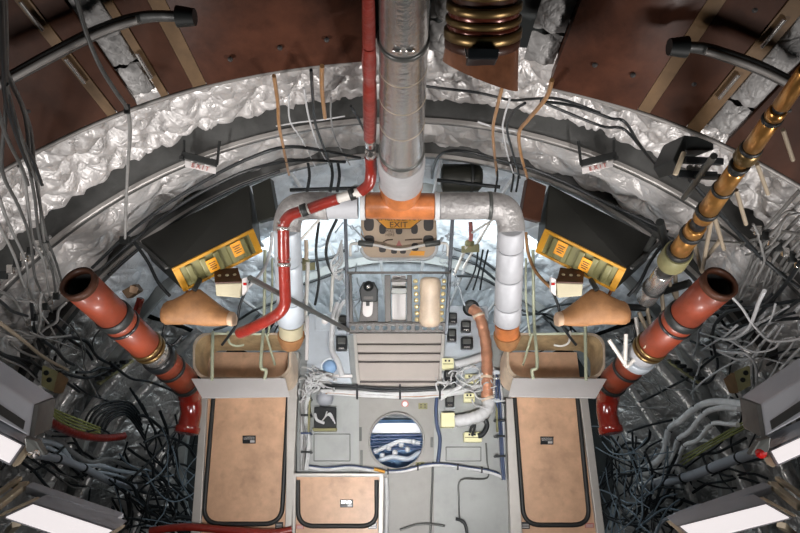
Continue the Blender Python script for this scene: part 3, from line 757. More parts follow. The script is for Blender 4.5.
def board(label, frame, face, u, rad, lat, plates, group='leaning tan boards'):
    cx = sum(p[0] for p in face)/4
    root = thing('access_board', label, 'board', con(cx, max(p[1] for p in face), 0), group)
    part('board_face', slab(face, 0, .03, .004), M['board'], root)
    for poly in frame: part('frame_bar', slab(poly, -.008, .055, .004), M['board_frame'], root)
    g = part('gasket', strip(ucurve(*u, rad), .031, .0125, 8), M['black'], root, 'black rubber gasket')
    latch(root, *lat)
    for p in plates: little_label(root, *p)
board('large tan board in a pale frame under the left open chute', 
      [[(201, 398), (207, 398), (200, 540), (190, 540)], [(288, 352), (299, 352), (291, 540), (285, 540)]],
      [(208, 352), (290, 352), (286, 540), (199, 540)], ((213.5, 396), (203, 524), (281.5, 524), (290, 362)), 18, (249, 439.5), ((275, 522, 283, 529, 'black_gloss'), (203, 524, 212, 528, 'letter_red')))
board('large tan board in a pale frame under the right open chute',
      [[(506, 398), (513, 398), (523, 540), (511, 540)], [(580, 398), (588, 398), (606, 540), (598, 540)]],
      [(508, 352), (577, 352), (599, 540), (521, 540)], ((514.5, 398), (524, 525), (590, 525), (577.5, 398)), 17, (547, 440.5), ((521, 522, 530, 529, 'black_gloss'), (585, 523, 594, 528, 'letter_red')))
board('small wide tan board with black gasket at the bottom, right of the large left board',
      [[(292.5, 473), (384, 473), (384, 477), (292.5, 477)], [(292.5, 473), (296, 473), (295, 540), (292, 540)], [(379, 473), (384, 473), (383, 540), (378, 540)]],
      [(293.5, 475), (381, 475), (379, 540), (293, 540)], ((298, 480), (298, 526), (377, 526), (376.5, 480)), 16, (346.5, 503.5), ((296, 524.5, 304, 529, 'letter_red'), (368, 522, 377, 529, 'black_gloss')))

# ================================================================== lower console
con_root = thing('console', 'grey sheet-metal console wall behind the boards with a round mirror port', 'console', con(396, 533, -.02))
part('left_panel', slab([(298, 335), (362, 335), (360, 545), (296, 545)], -.04, -.01, .002), M['console'], con_root)
part('right_panel', slab([(432, 335), (512, 335), (516, 545), (430, 545)], -.04, -.01, .002), M['console'], con_root)
# centre panel with a round opening
hx, hy, hr = 396.5, 441, 27.
def holed(poly_rect, o, depth, m, name, root, hr_=None):
    x0, y0, x1, y1 = poly_rect; n = 48; mb = MB(); r_ = hr_ or hr
    inner, outer = [], []
    for k in range(n):
        a = 2*PI*k/n; inner.append(con(hx+r_*math.cos(a), hy+r_*math.sin(a), o))
        c, s_ = math.cos(a), math.sin(a)
        t = min((x1-hx)/c if c > 0 else (x0-hx)/c if c < 0 else 9e9, (y1-hy)/s_ if s_ > 1e-9 else (y0-hy)/s_ if s_ < -1e-9 else 9e9)
        outer.append(con(hx+t*c, hy+t*s_, o))
    for cx_, cy_ in ((x1, y1), (x0, y1), (x0, y0), (x1, y0)):
        k = round(math.atan2(cy_-hy, cx_-hx)/(2*PI)*n) % n; outer[k] = con(cx_, cy_, o)
    back = [p-NC*depth for p in inner]
    vs = inner+outer+back
    fs = [(k, (k+1) % n, n+(k+1) % n, n+k) for k in range(n)]+[(k, (k+1) % n, 2*n+(k+1) % n, 2*n+k) for k in range(n)]
    return part(name, mb.add(vs, fs), m, root)
holed((359, 386, 434, 545), -.004, .03, M['console_b'], 'centre_panel', con_root)
port = thing('round_port', 'round port with a bright blue-white reflecting pane in the grey centre panel', 'window', con(hx, hy+hr, -.02))
mb = MB(); mb.lathe(con(hx, hy, -.003), con(hx, hy, .03), [(0, .146), (0, .160), (.005, .160), (.010, .156), (.010, .150), (.004, .146)], 48, closed=True); part('port_ring', mb, M['console_b'], port)
def portbox(poly, o0, o1, m, nm): part(nm, slab(poly, o0, o1, .002), M[m], port)
# what stands in the lit recess behind the port
mb = MB(); mb.lathe(con(hx, hy, -.03), con(hx, hy, -.25), [(-.004, .147), (.03, .147), (.22, .160), (.221, .001)], 40, caps=False); part('recess', mb, M['blue'], port)
portbox([(372, 423), (421, 423), (421, 433), (372, 433)], -.20, -.12, 'plate', 'pale_shelf')
portbox([(374, 414), (419, 414), (419, 418), (374, 418)], -.2, -.10, 'black', 'dark_slot')
for k in range(5): part('blue_line', MB().tube([con(371, 436+k*3.4, -.13), con(422, 435+k*3.4, -.13)], .007, 8), M['cable_blue'], port)
for k in range(7):
    x = 376+k*6.3; part('white_nut', MB().lathe(con(x, 451-k*1.5+6*(k % 2), -.10), con(x, 451-k*1.5+6*(k % 2), -.06), [(0, .016), (.03, .014), (.034, .006)], 12), M['cable_white'], port)
part('white_hose', MB().tube(spline([con(374, 452, -.1), con(388, 446, -.09), (con(402, 441, -.09)), con(420, 443, -.1)], 5), .012, 10), M['cable_white'], port)
part('white_hose', MB().tube(spline([con(376, 462, -.1), con(392, 457, -.09), (con(408, 459, -.09)), con(420, 452, -.1)], 5), .014, 10), M['bluegrey'], port)
# seams, hinges and small marks of the console
def seam_rect(x0, y0, x1, y1, o=-.01):
    for a, b in (((x0, y0), (x1, y0)), ((x1, y0), (x1, y1)), ((x1, y1), (x0, y1)), ((x0, y1), (x0, y0))):
        part('seam', MB().tube([con(*a, o), con(*b, o)], .0025, 5), M['rod_dark'], con_root)
seam_rect(314, 434, 350, 461); seam_rect(446, 447, 481, 461)
for x0, y0, y1 in ((360.5, 427, 441), (361.5, 450, 466), (432, 437, 447)):
    part('hinge', slab([(x0-1.3, y0), (x0+1.3, y0), (x0+1.3, y1), (x0-1.3, y1)], -.006, .006, .001), M['rod_dark'], con_root)
part('seam', MB().tube([con(433, 462, .0), con(430, 540, .0)], .006, 6), M['rod_dark'], con_root)
part('seam', MB().tube([con(387.5, 475, -.004), con(386, 540, -.004)], .004, 6), M['board_frame'], con_root)
part('round_mark', MB().lathe(con(405, 404, -.004), con(405, 404, .0), [(0, .021), (.002, .021)], 24), M['letter_red'], con_root, 'pink round warning mark')
part('mark_centre', MB().lathe(con(405, 404, -.001), con(405, 404, .003), [(0, .014), (.002, .014)], 20), M['sign'], con_root)
for x, y in ((423, 406), (420, 465)):
    part('brass_plate', slab([(x-4.5, y-3), (x+4.5, y-3), (x+4.5, y+3), (x-4.5, y+3)], -.004, .002, .001), M['zinc'], con_root)
    for dx in (-2, 2):
        for dy in (-1.2, 1.2): part('rivet', MB().lathe(con(x+dx, y+dy, .002), con(x+dx, y+dy, .006), [(0, .004), (.002, .003)], 8), M['black'], con_root)

# ================================================================== louvred panel and perforated beam
lv = thing('louvre_panel', 'warm grey louvred panel with dark slots in the middle above the round port', 'panel', con(398, 390, .02))
def lx(y): return 356+(y-333)*.075, 442-(y-333)*.07
rows = [(333, 343), (345, 352), (354, 360.5), (362.5, 380.5), (382.5, 390)]
part('panel_back', slab([(355, 332), (443, 332), (439, 391), (359, 391)], -.001, .008, .002), M['louvre_dark'], lv)
for y0, y1 in rows:
    a0, b0 = lx(y0); a1, b1 = lx(y1)
    part('slat', slab([(a0, y0), (b0, y0), (b1, y1), (a1, y1)], .008, .028, .004), M['louvre'], lv)
for k in (0, 1):
    e0, e1 = lx(331)[k], lx(390)[k]; s_ = -1.5 if k == 0 else 1.5
    part('side_rail', slab([(e0-1.5+s_, 331), (e0+1.5+s_, 331), (e1+1.5+s_, 390), (e1-1.5+s_, 390)], -.001, .036, .002), M['board_frame'], lv)

FD = 3.55
fr = thing('centre_frame', 'taupe upright frame with a perforated bottom beam in the middle below the tee', 'frame', W(397, 334, FD))
def fpoly(p, d, t, m, nm, bev=.003, lab=None): return part(nm, MB().prism([W(x, y, d) for x, y in p], (0, t, 0), bev), M[m], fr, lab)
# perforated beam: strip around 12 holes
mb = MB(); hn = 12; n = 16; vs = []; fs = []
for i in range(hn):
    xa, xb = 349+(445-349)*i/hn, 349+(445-349)*(i+1)/hn; cx_ = (xa+xb)/2
    b = len(vs)
    for k in range(n):
        a = 2*PI*(k+.5)/n; vs.append(W(cx_+2.5*math.cos(a), 328+2.5*math.sin(a), FD))
    for k in range(n):
        a = 2*PI*(k+.5)/n; c, s_ = math.cos(a), math.sin(a); t = min((xb-cx_)/abs(c), 5.6/abs(s_))
        vs.append(W(cx_+t*c, 328+t*s_, FD))
    for k in range(n): vs.append(vs[b+k]+V((0, .02, 0)))
    fs += [(b+k, b+(k+1) % n, b+n+(k+1) % n, b+n+k) for k in range(n)]+[(b+k, b+(k+1) % n, b+2*n+(k+1) % n, b+2*n+k) for k in range(n)]
part('perforated_beam', mb.add(vs, fs), M['beam'], fr)
fpoly([(349, 322.2), (445, 322.2), (445, 323.6), (349, 323.6)], FD-.012, .04, 'beam', 'beam_flange')
fpoly([(349, 332.4), (445, 332.4), (445, 334), (349, 334)], FD-.012, .04, 'beam', 'beam_flange')
fpoly([(343.5, 218), (346.8, 218), (350, 335), (346.5, 335)], FD, .03, 'upright', 'upright')
fpoly([(451, 218), (454.5, 218), (448, 335), (444.5, 335)], FD, .03, 'upright', 'upright')
fpoly([(346.5, 271.5), (451, 271.5), (451, 274), (346.5, 274)], FD-.01, .03, 'beam', 'cross_bar')
fpoly([(349, 274), (351.5, 274), (353, 322), (349.5, 322)], FD-.004, .02, 'beam', 'inner_post')
fpoly([(384.5, 275), (390.5, 275), (391, 322), (385, 322)], FD-.002, .02, 'beam', 'inner_post')
fpoly([(407, 275), (412, 275), (412, 322), (406.5, 322)], FD-.002, .02, 'beam', 'inner_post')
fpoly([(391, 279), (407, 279), (407, 282), (391, 282)], FD, .02, 'beam', 'cross_bar')
fpoly([(391, 288), (407, 288), (407, 294), (391, 294)], FD, .02, 'rod_dark', 'cross_bar')
fpoly([(392, 275.5), (406, 275.5), (406, 321.5), (392, 321.5)], FD+.09, .01, 'sign', 'pale_back')
fpoly([(362, 296), (378, 296), (378, 322), (359, 322)], FD+.03, .01, 'beam', 'back_plate')
# black unit on the frame
un = thing('black_valve', 'black valve unit with a white keyhole plate in the left bay of the centre frame', 'valve', W(368, 320, FD-.02))
part('valve_body', MB().prism([W(x, y, FD-.03) for x, y in ((359, 290), (363, 282), (374, 282), (378, 290), (377, 302), (361, 302))], (0, .05, 0), .006), M['black'], un)
part('valve_cap', MB().lathe(W(368.5, 286, FD-.06), W(368.5, 286, FD-.02), [(0, .006), (.003, .022), (.03, .03), (.04, .03)], 20), M['black'], un)
part('valve_knob', MB().lathe(W(368.5, 287, FD-.08), W(368.5, 287, FD-.06), [(0, .004), (.004, .012), (.02, .012)], 16), M['chrome'], un)
part('name_plate', MB().prism([W(x, y, FD-.033) for x, y in ((363.5, 296.5), (373, 296.5), (373, 299.5), (363.5, 299.5))], (0, .004, 0)), M['beam'], un)
kh = [(363, 301.5), (373, 301.5)]+[(367.5+5*math.cos(math.radians(a)), 312+5*math.sin(math.radians(a))) for a in range(0, 181, 20)]
part('keyhole_plate', MB().prism([W(x, y, FD-.0) for x, y in kh], (0, .015, 0), .001), M['sign'], un, 'white keyhole-shaped plate')
part('keyhole_slot', MB().prism([W(x, y, FD-.003) for x, y in ((366, 301.5), (369.5, 301.5), (369.5, 306), (366, 306))], (0, .004, 0)), M['black'], un)
# tan cylinder with gold beads
cy = thing('wrapped_bottle', 'pale tan wrapped cylinder between gold beads in the right bay of the frame', 'cylinder', W(430, 327, FD-.1))
p, q = W(430.5, 277, FD-.09), W(429.5, 327, FD-.09); l = (q-p).length; r = .061
part('cylinder_body', MB().lathe(p, q, [(0, r*.5), (.006, r*.75), (.02, r*.93), (.05, r*.97), (.12, r*.9), (.2, r*.97), (l-.03, r), (l-.008, r*.8), (l, r*.5)], 32), M['board'] if False else M['tray'], cy)
for k in range(7):
    for sx, x in ((-1, 415.5), (1, 444.2)):
        yy = 281+k*6.4; xx = x - (k*.5 if sx > 0 else -k*.25)
        part('bead', MB().lathe(W(xx, yy-2.3, FD-.09), W(xx, yy+2.3, FD-.09), [(0, .002), (.004, .011), (.013, .014), (.022, .011), (.026, .002)], 12), M['bead'], cy)

# ================================================================== exit hatch
HD = 3.75
ht = thing('exit_hatch', 'tan escape hatch with dark round recesses and an orange EMERGENCY EXIT label, below the tee', 'hatch', W(398, 262, HD))
hp = [(361, 212), (436, 212), (437, 240)]+[(424+12.5*math.cos(math.radians(a)), 248+11*math.sin(math.radians(a))) for a in range(0, 91, 18)]+[(374-12.5*math.cos(math.radians(a)), 248+11*math.sin(math.radians(a))) for a in range(90, -1, -18)]+[(360.5, 240)]
part('hatch_panel', MB().prism([W(x, y, HD) for x, y in hp], (0, .03, 0), .004), M['hatch'], ht)
part('hatch_edge', MB().tube([W(x, y, HD+.005) for x, y in hp[2:-1]], .011, 8), M['cable_white'], ht, 'white lower edge')
def oval(x, y, rx, ry, nm='recess', m='hole'):
    pts = []
    for k in range(24):
        a = 2*PI*k/24; c, s_ = math.cos(a), math.sin(a)
        pts.append(W(x+rx*math.copysign(abs(c)**.7, c), y+ry*math.copysign(abs(s_)**.7, s_), HD-.002))
    part(nm, MB().prism(pts, (0, .004, 0)), M[m], ht)
for x, y, rx, ry in ((369, 224, 5, 7), (382.5, 229, 3.4, 5), (399, 230, 3.4, 4.4), (414.5, 229, 3.4, 5), (428.5, 224, 5, 7), (369, 240, 5.4, 4.8), (428.5, 240, 5.4, 4.8), (382.5, 248.5, 3.6, 4), (415, 247, 3.6, 4), (394, 251.5, 3, 2.2), (403, 251.5, 3, 2.2)): oval(x, y, rx, ry)
lb = part('exit_label', MB().prism([W(x, y, HD-.007) for x, y in ((377, 216), (421, 216), (421, 219.5), (410, 228.3), (387, 228.3), (377, 219.5))], (0, .004, 0)), M['orange'], ht, 'orange EMERGENCY EXIT label')
bd = [(376.5, 215), (421.5, 215), (421.7, 219.9), (410.3, 229.1), (386.7, 229.1), (376.3, 219.9)]
part('label_border', MB().prism([W(x, y, HD-.005) for x, y in bd], (0, .003, 0)), M['letter'], ht)
ux, uz = V((1, 0, 0)), V((0, 0, 1)); px_m = HD/F
text_mesh('EMERGENCY', 5.6*px_m*1.2, W(399, 218.4, HD-.0085), ux, uz, M['letter'], 'lettering', lb, sx=1.15)
text_mesh('EXIT', 5.6*px_m*1.45, W(398.5, 225, HD-.0085), ux, uz, M['letter'], 'lettering', lb, sx=1.1)
text_mesh('PULL', 3.0*px_m*1.3, W(390, 231.2, HD-.003), ux, uz, M['letter'], 'lettering', ht); text_mesh('HERE', 3.0*px_m*1.3, W(390, 235, HD-.003), ux, uz, M['letter'], 'lettering', ht)
part('warning_label', MB().prism([W(x, y, HD-.004) for x, y in ((411, 251), (425, 251), (424, 255.5), (409, 255.5))], (0, .003, 0)), M['orange'], ht)
part('arrow_mark', MB().prism([W(x, y, HD-.003) for x, y in ((396, 246), (399, 240), (402, 246))], (0, .002, 0)), M['letter_red'], ht)
for pts in ([(383, 242), (387, 240), (393, 239.5)], [(405, 240), (413, 239.3), (422, 239.2)]):
    part('arrow_line', MB().tube([W(x, y, HD-.002) for x, y in pts], .004, 6), M['letter'], ht)
hb = thing('hatch_handle', 'thin pale bar with dark grips bent across the front of the exit hatch', 'handle', W(400, 250, HD-.1))
part('bar', MB().tube(spline([W(350.5, 256, HD-.08), W(350.5, 246, HD-.09), W(355, 243.5, HD-.1), W(375, 245, HD-.1), W(400, 249.5, HD-.1), W(424, 245, HD-.1), W(443, 243, HD-.1), W(447.5, 246, HD-.09), W(447.5, 256, HD-.08)], 5), .0085, 10), M['rod_white'], hb)
for a, b in (((358, 242.8), (373, 244.5)), ((425, 244.6), (440, 242.6))):
    part('grip', MB().lathe(W(*a, HD-.1), W(*b, HD-.1), [(0, .012), (.004, .017), (.086, .017), (.09, .012)], 14), M['rod_dark'], hb)
# ================================================================== equipment on the console, left and right of the frame
def cbox(poly, o0, o1, m, bev=.003): return slab(poly, o0, o1, bev), M[m]
eq = thing('equipment_unit', 'blue-grey equipment panel with a square cover and white hose left of the centre frame', 'panel', con(328, 390, 0))
part('panel_body', slab([(309, 314), (345, 314), (352, 386), (306, 386)], -.008, .03, .003), M['bluegrey'], eq)
part('square_cover', slab([(315, 317), (333, 317), (333, 330), (315, 330)], .03, .038, .002), M['bluegrey'], eq)
part('cover_knob', MB().lathe(con(325, 321, .036), con(325, 321, .06), [(0, .02), (.012, .02), (.016, .012)], 18), M['sign'], eq)
part('side_post', slab([(306, 316), (309, 316), (308, 360), (305, 360)], .03, .05, .002), M['sign'], eq)
part('white_hose', MB().tube(spline([con(338, 303, .06), con(334, 315, .06), con(332, 335, .05), con(332, 350, .05), con(338, 362, .06), con(342, 376, .06)], 6), .016, 12), M['cable_white'], eq)
part('white_hose', MB().tube(spline([con(346, 300, .08), con(340, 308, .08), con(337, 322, .07)], 6), .013, 12), M['cable_white'], eq)
part('ledge', slab([(321, 374.5), (352, 374.5), (352, 377), (321, 377)], .03, .06, .002), M['sign'], eq)
def relay(x, y, w, h, label, o=.03):
    o += .002
    r = thing('relay', label, 'relay', con(x, y+h, o), 'black relays beside the centre frame')
    part('relay_body', slab([(x-w, y-h), (x+w, y-h), (x+w, y+h), (x-w, y+h)], o, o+.05, .006), M['black_gloss'], r)
    part('relay_cap', slab([(x-w*.7, y-h*.75), (x+w*.7, y-h*.75), (x+w*.7, y+h*.1), (x-w*.7, y+h*.1)], o+.05, o+.062, .004), M['rod_dark'], r)
    part('terminal', slab([(x-w*.5, y+h*.55), (x+w*.5, y+h*.55), (x+w*.5, y+h*.8), (x-w*.5, y+h*.8)], o+.05, o+.056, .002), M['chrome'], r)
    part('mount_plate', slab([(x-w*1.15, y+h), (x+w*1.15, y+h), (x+w*1.15, y+h*1.2), (x-w*1.15, y+h*1.2)], o, o+.02, .002), M['bluegrey'], r)
relay(342, 322, 5, 7, 'black relay on the blue-grey panel left of the frame, upper one'); relay(341.5, 343, 5.5, 7.5, 'black relay on the blue-grey panel left of the frame, lower one')
dm = thing('blue_dome', 'blue dome with a bright spot under the blue-grey equipment panel', 'dome', con(329, 373, .03))
part('dome', MB().lathe(con(329.5, 367, .03), con(329.5, 367, .11), [(0, .042), (.015, .041), (.03, .034), (.042, .02), (.047, .001)], 28), M['blue'], dm)
part('dome_base', MB().lathe(con(329.5, 367, .031), con(329.5, 367, .037), [(0, .05), (.006, .05)], 28), M['bluegrey'], dm)
# relay block with fan of white wires (left)
tb = thing('terminal_block', 'black terminal block with a fan of white wires on the left grey console panel', 'terminal block', con(325, 428, -.01))
part('block_body', slab([(314, 407), (336, 407), (336, 428), (314, 428)], -.008, .05, .004), M['black_gloss'], tb)
part('block_base', slab([(312, 428), (337, 428), (336, 431), (313, 431)], -.008, .04, .003), M['zinc'], tb)
for k in range(6):
    part('white_wire', MB().tube(spline([con(322, 421, .055), con(325+k, 417-.8*k, .08), con(327+1.6*k, 411.5+k*2.4, .06)], 5), .0035, 7), M['cable_white'], tb)
part('white_wire', MB().tube(spline([con(315, 414, .06), con(317, 420, .08), con(324, 423, .06)], 5), .008, 8), M['cable_white'], tb)
part('grey_dome', MB().lathe(con(325, 398, -.01), con(325, 398, .05), [(0, .05), (.03, .045), (.05, .025), (.055, .001)], 24), M['lamp_body'], tb)
# right side
for x, y, w, h, lab in ((453, 318, 4.2, 5.5, 'black relay right of the centre frame, topmost in the near row'), (466, 326, 5, 5.5, 'black relay right of the centre frame, upper one in the outer row'), (452, 335, 4.5, 6.5, 'black relay right of the centre frame, middle one in the near row'), (467, 343, 6, 6, 'black relay right of the centre frame, lower one in the outer row'),
                        (450.5, 376, 6, 6, 'black relay with a pale cap above the lower right hose, upper one'), (450.5, 387, 6, 4.5, 'black relay with a pale cap above the lower right hose, middle one'), (450, 401, 4.5, 6, 'black relay with a pale cap above the lower right hose, lowest one')):
    relay(x, y, w, h, lab, .0)
rp = thing('relay_plate', 'blue-grey mounting plate behind the relays right of the centre frame', 'panel', con(464, 390, -.01))
part('plate_body', slab([(447, 306), (488, 306), (490, 388), (443, 388)], -.008, -.0, .002), M['bluegrey'], rp)
ch = thing('copper_hose', 'copper foil wrapped hose running down beside the right white duct', 'hose', con(487, 392, .05))
pc = spline([con(472, 309, .06), con(478, 314, .08), con(483, 328, .08), (con(486, 345, .08)), con(487, 368, .08), con(487, 394, .08), con(488, 400, .08)], 6)
part('hose_body', MB().tube(pc, [.032+.0018*math.sin(i*1.9) for i in range(len(pc))], 18), M['copper'], ch)
for i in (7, 26, 33): part('band', MB().lathe(pc[i]-(pc[i+1]-pc[i]).normalized()*.008, pc[i]+(pc[i+1]-pc[i]).normalized()*.008, [(0, .03), (0, .0365), (.016, .0365), (.016, .03)], 20, closed=True), M['tray'], ch)
part('dark_socket', MB().lathe(con(471, 308, .0), con(471, 308, .05), [(0, .05), (.04, .05), (.05, .035)], 20), M['black'], ch)
wh = thing('white_elbow_hose', 'thick white ribbed hose curving into a pale yellow block below the copper hose', 'hose', con(455, 424, .05))
pc = spline([con(489, 397, .07), con(488, 408, .08), con(481, 415, .08), con(470, 419, .07), con(455, 421.5, .06)], 8)
part('hose_body', MB().tube(pc, [.034+.0022*math.sin(i*1.57) for i in range(len(pc))], 18), M['cable_white'], wh)
for x0, y0, x1, y1, nm in ((441, 412.5, 455, 427, 0),):
    part('hose_block', slab([(x0, y0), (x1, y0), (x1, y1), (x0, y1)], -.008, .07, .005), M['cream_yellow'], wh)
def yblock(x0, y0, x1, y1, label):
    o = single('connector_block', slab([(x0, y0), (x1, y0), (x1, y1), (x0, y1)], .001, .05, .005), M['cream_yellow'], label, 'connector block', 'pale yellow connector blocks')
    part('groove', slab([(x0+1, (y0+y1)/2), (x1-1, (y0+y1)/2), (x1-1, (y0+y1)/2+.8), (x0+1, (y0+y1)/2+.8)], .05, .052), M['zinc'], o)
    for k in (.3, .6): part('slot', MB().box(con(x0+(x1-x0)*k, y0+(y1-y0)*.25, .05), .005, .004, .005, .001), M['black'], o)
yblock(464, 432, 482, 442, 'pale yellow block with two black cables under the white elbow hose')
yblock(442, 358, 454, 369, 'cream block between the upper and lower relays right of the frame')
yblock(465, 374, 479, 383, 'pale green-yellow block left of the copper hose, upper one'); yblock(464, 393, 475, 402, 'pale green-yellow block left of the copper hose, lower one')
def concable(px, r, m, label, name='cable', o=None, cat='cable', grp=None):
    return single(name, MB().tube(spline([con(*p[:2], p[2] if len(p) > 2 else (o or .06)) for p in px], 6), r, 8), M[m], label, cat, grp)
concable([(470, 433), (471, 428), (475, 425), (472, 436)], .007, 'cable_black', 'short looped black cable on the yellow block under the elbow hose')
concable([(482, 416), (487, 425), (483, 434), (478, 436)], .014, 'cable_black', 'thick black cable hooked from the yellow block up to the elbow hose')
concable([(455, 365), (468, 362), (484, 356)], .024, 'cable_white', 'thick white hose from the cream block to the copper hose', 'hose', cat='hose')
concable([(440, 399, .05), (455, 390), (470, 380), (489, 372, .1)], .012, 'cable_white', 'pale cable rising to the right across the relays, upper one')
concable([(440, 397, .05), (458, 392), (475, 387), (492, 381, .1)], .013, 'cable_white', 'pale cable rising to the right across the relays, lower one')
for i, (a, b) in enumerate(((352, 392), (440, 440))): pass
concable([(437, 396, .05), (436, 410), (437, 425), (440, 440), (438, 462)], .010, 'cable_blue', 'dark blue cable hanging left of the white elbow hose')
concable([(486, 443, .01), (487, 460, .01), (487, 478, .01), (461, 480, .01), (459, 500, .01), (460, 520, .02), (466, 525, .03), (467, 540, .03)], .0045, 'rod_dark', 'thin dark line dropping to the bottom of the right console panel')
concable([(456, 519, .02), (462, 521, .03), (466, 527, .03), (468, 545, .03)], .009, 'cable_black', 'short black cable hook at the bottom of the right console panel')
concable([(400, 530, .02), (415, 525, .02), (430, 524, .02), (445, 526, .02)], .006, 'rod_dark', 'thin dark cable low across the centre and right console panels')
# horizontal harness across the louvre foot
har = thing('cable_harness', 'bundle of black and white cables across the foot of the louvred panel', 'cable bundle', con(398, 392, .06), None)
for k, (dy, m, r) in enumerate(((-2.2, 'cable_black', .006), (0, 'cable_black', .011), (2.0, 'cable_grey', .006), (3.6, 'cable_white', .008), (5.2, 'cable_white', .008), (6.4, 'cable_tan', .005), (7.2, 'cable_white', .006))):
    P = [con(306+4*k, 388+dy-1, .05), con(330, 387+dy+.6*math.sin(k), .06), con(356, 388.5+dy, .06), con(378, 390+dy+.8*math.sin(k*2), .06), con(398, 390.5+dy, .06), con(420, 390+dy+.6*math.cos(k), .06), con(442, 388.5+dy, .06), con(452+2*k, 386+dy, .05)]
    part('cable', MB().tube(spline(P, 6), r, 8), M[m], har)
for x in (400, 440, 357): part('tie', slab([(x-1, 384), (x+1, 384), (x+1, 399), (x-1, 399)], .05, .08, .003), M['cable_black'], har)
# white bundle flowing down the left edge of the console
lb_ = thing('cable_bundle', 'fat bundle of white wires running down the inner edge of the large left board', 'cable bundle', con(304, 468, .02))
rng = random.Random(4)
for k in range(11):
    o = .02+.012*(k % 4); dx = k*.75
    P = [con(336-k*2+rng.uniform(-5, 5), 377+k*1.6+rng.uniform(-3, 3), .07), con(319+dx*.3+rng.uniform(-3, 3), 375+k*1.3+rng.uniform(-4, 4), .09), con(306+dx*.8, 380+k*.6, .08), con(302+dx, 395, .04+o), con(303+dx*.8+rng.uniform(-2.5, 2.5), 415, o), con(302+dx*.9+rng.uniform(-2, 2), 440+rng.uniform(-3, 3), o), con(301+dx*.8, 470, o)]
    part('wire', MB().tube(spline(P, 6), .0068, 7), M['cable_white' if k % 3 else 'cable_grey'], lb_)
for y in (398, 415, 433, 452): part('tie', slab([(300.5, y-1), (311, y-1), (311, y+1), (300.5, y+1)], .0, .075, .003), M['cable_black' if y != 433 else 'cable_blue'], lb_)
part('rail', slab([(309, 384), (311, 384), (309.5, 432), (307.5, 432)], .06, .075, .002), M['zinc'], lb_)
rb_ = thing('cable_bundle', 'bundle of white wires running down the inner edge of the large right board', 'cable bundle', con(500, 480, .02))
for k in range(10):
    o = .02+.012*(k % 4); dx = k*.8
    P = [con(488+rng.uniform(-2, 4), 366+k*2, .06), con(495+dx*.4, 372+k+rng.uniform(-3, 3), .08), con(494+dx, 392, .05+o), con(497+dx*.8+rng.uniform(-1, 1), 415, o), con(499+dx*.6, 440+rng.uniform(-2, 2), o), con(500+dx*.6, 462, o), con(502+dx*.5, 480, o)]
    part('wire', MB().tube(spline(P, 6), .0065, 7), M[('cable_white', 'cable_white', 'cable_grey', 'cable_blue')[k % 4]], rb_)
for y in (384, 402, 420, 436, 456): part('tie', slab([(495, y-1), (505, y-1), (506, y+1), (496, y+1)], .0, .075, .003), M['cable_black'], rb_)
part('rail', slab([(495, 384), (497, 384), (498.5, 432), (496.5, 432)], .06, .075, .002), M['zinc'], rb_)
for y in (372, 379, 386, 393, 400): part('connector', MB().box(con(497+rng.uniform(-2, 2), y, .085), .016, .012, .012, .003), M['chrome' if y % 2 else 'bluegrey'], rb_)
rng = random.Random(21)
for sd, x0, x1, y0, y1, n, lab in (('left', 303, 330, 372, 400, 14, 'untidy loops of thin white wires above the terminal block on the left console'), ('right', 440, 500, 372, 402, 18, 'untidy loops of thin white wires among the relays on the right console')):
    mb = MB()
    for k in range(n):
        x, y = rng.uniform(x0, x1), rng.uniform(y0, y1); a = rng.uniform(0, 6.3); P = []
        for j in range(6):
            P.append(con(x, y, .085+rng.uniform(0, .05))); a += rng.gauss(0, .7); x = min(x1+4, max(x0-4, x+5*math.cos(a))); y = min(y1+6, max(y0-6, y+4*math.sin(a)))
        mb.tube(spline(P, 5), rng.uniform(.003, .0048), 6)
    stuff('wire_loops', mb, M['cable_white'], lab, 'wires')
bt = thing('cable_harness', 'blue and white harness along the top of the small tan board and port panel', 'cable bundle', con(400, 470, .02))
for k, m in enumerate(('cable_blue', 'cable_white', 'cable_white')):
    part('cable', MB().tube(spline([con(303, 465+k, .03), con(325, 468+k, .03), con(350, 466+k*.8, .03), con(372, 469+k, .03), con(386, 471+k*.5, .03), con(404, 470+k*.6, .04), con(425, 465+k*.7, .04), con(441, 464+k*.7, .03), con(465, 467+k*.8, .03), con(490, 471+k, .03), con(505, 477+k, .03)], 6), .0065, 8), M[m], bt)
part('orange_end', MB().tube([con(374, 469, .04), con(385, 472, .04)], .009, 8), M['yellow'], bt)
for x, y in ((388, 471.5), (418, 467.5), (458, 467), (482, 470)): part('tie', slab([(x-.8, y-3), (x+.8, y-3), (x+.8, y+3), (x-.8, y+3)], .02, .05, .002), M['cable_black'], bt)
concable([(386, 478, .02), (387, 500, .02), (386, 540, .02)], .012, 'cable_white', 'pale strap hanging beside the small tan board', 'strap', cat='strap')

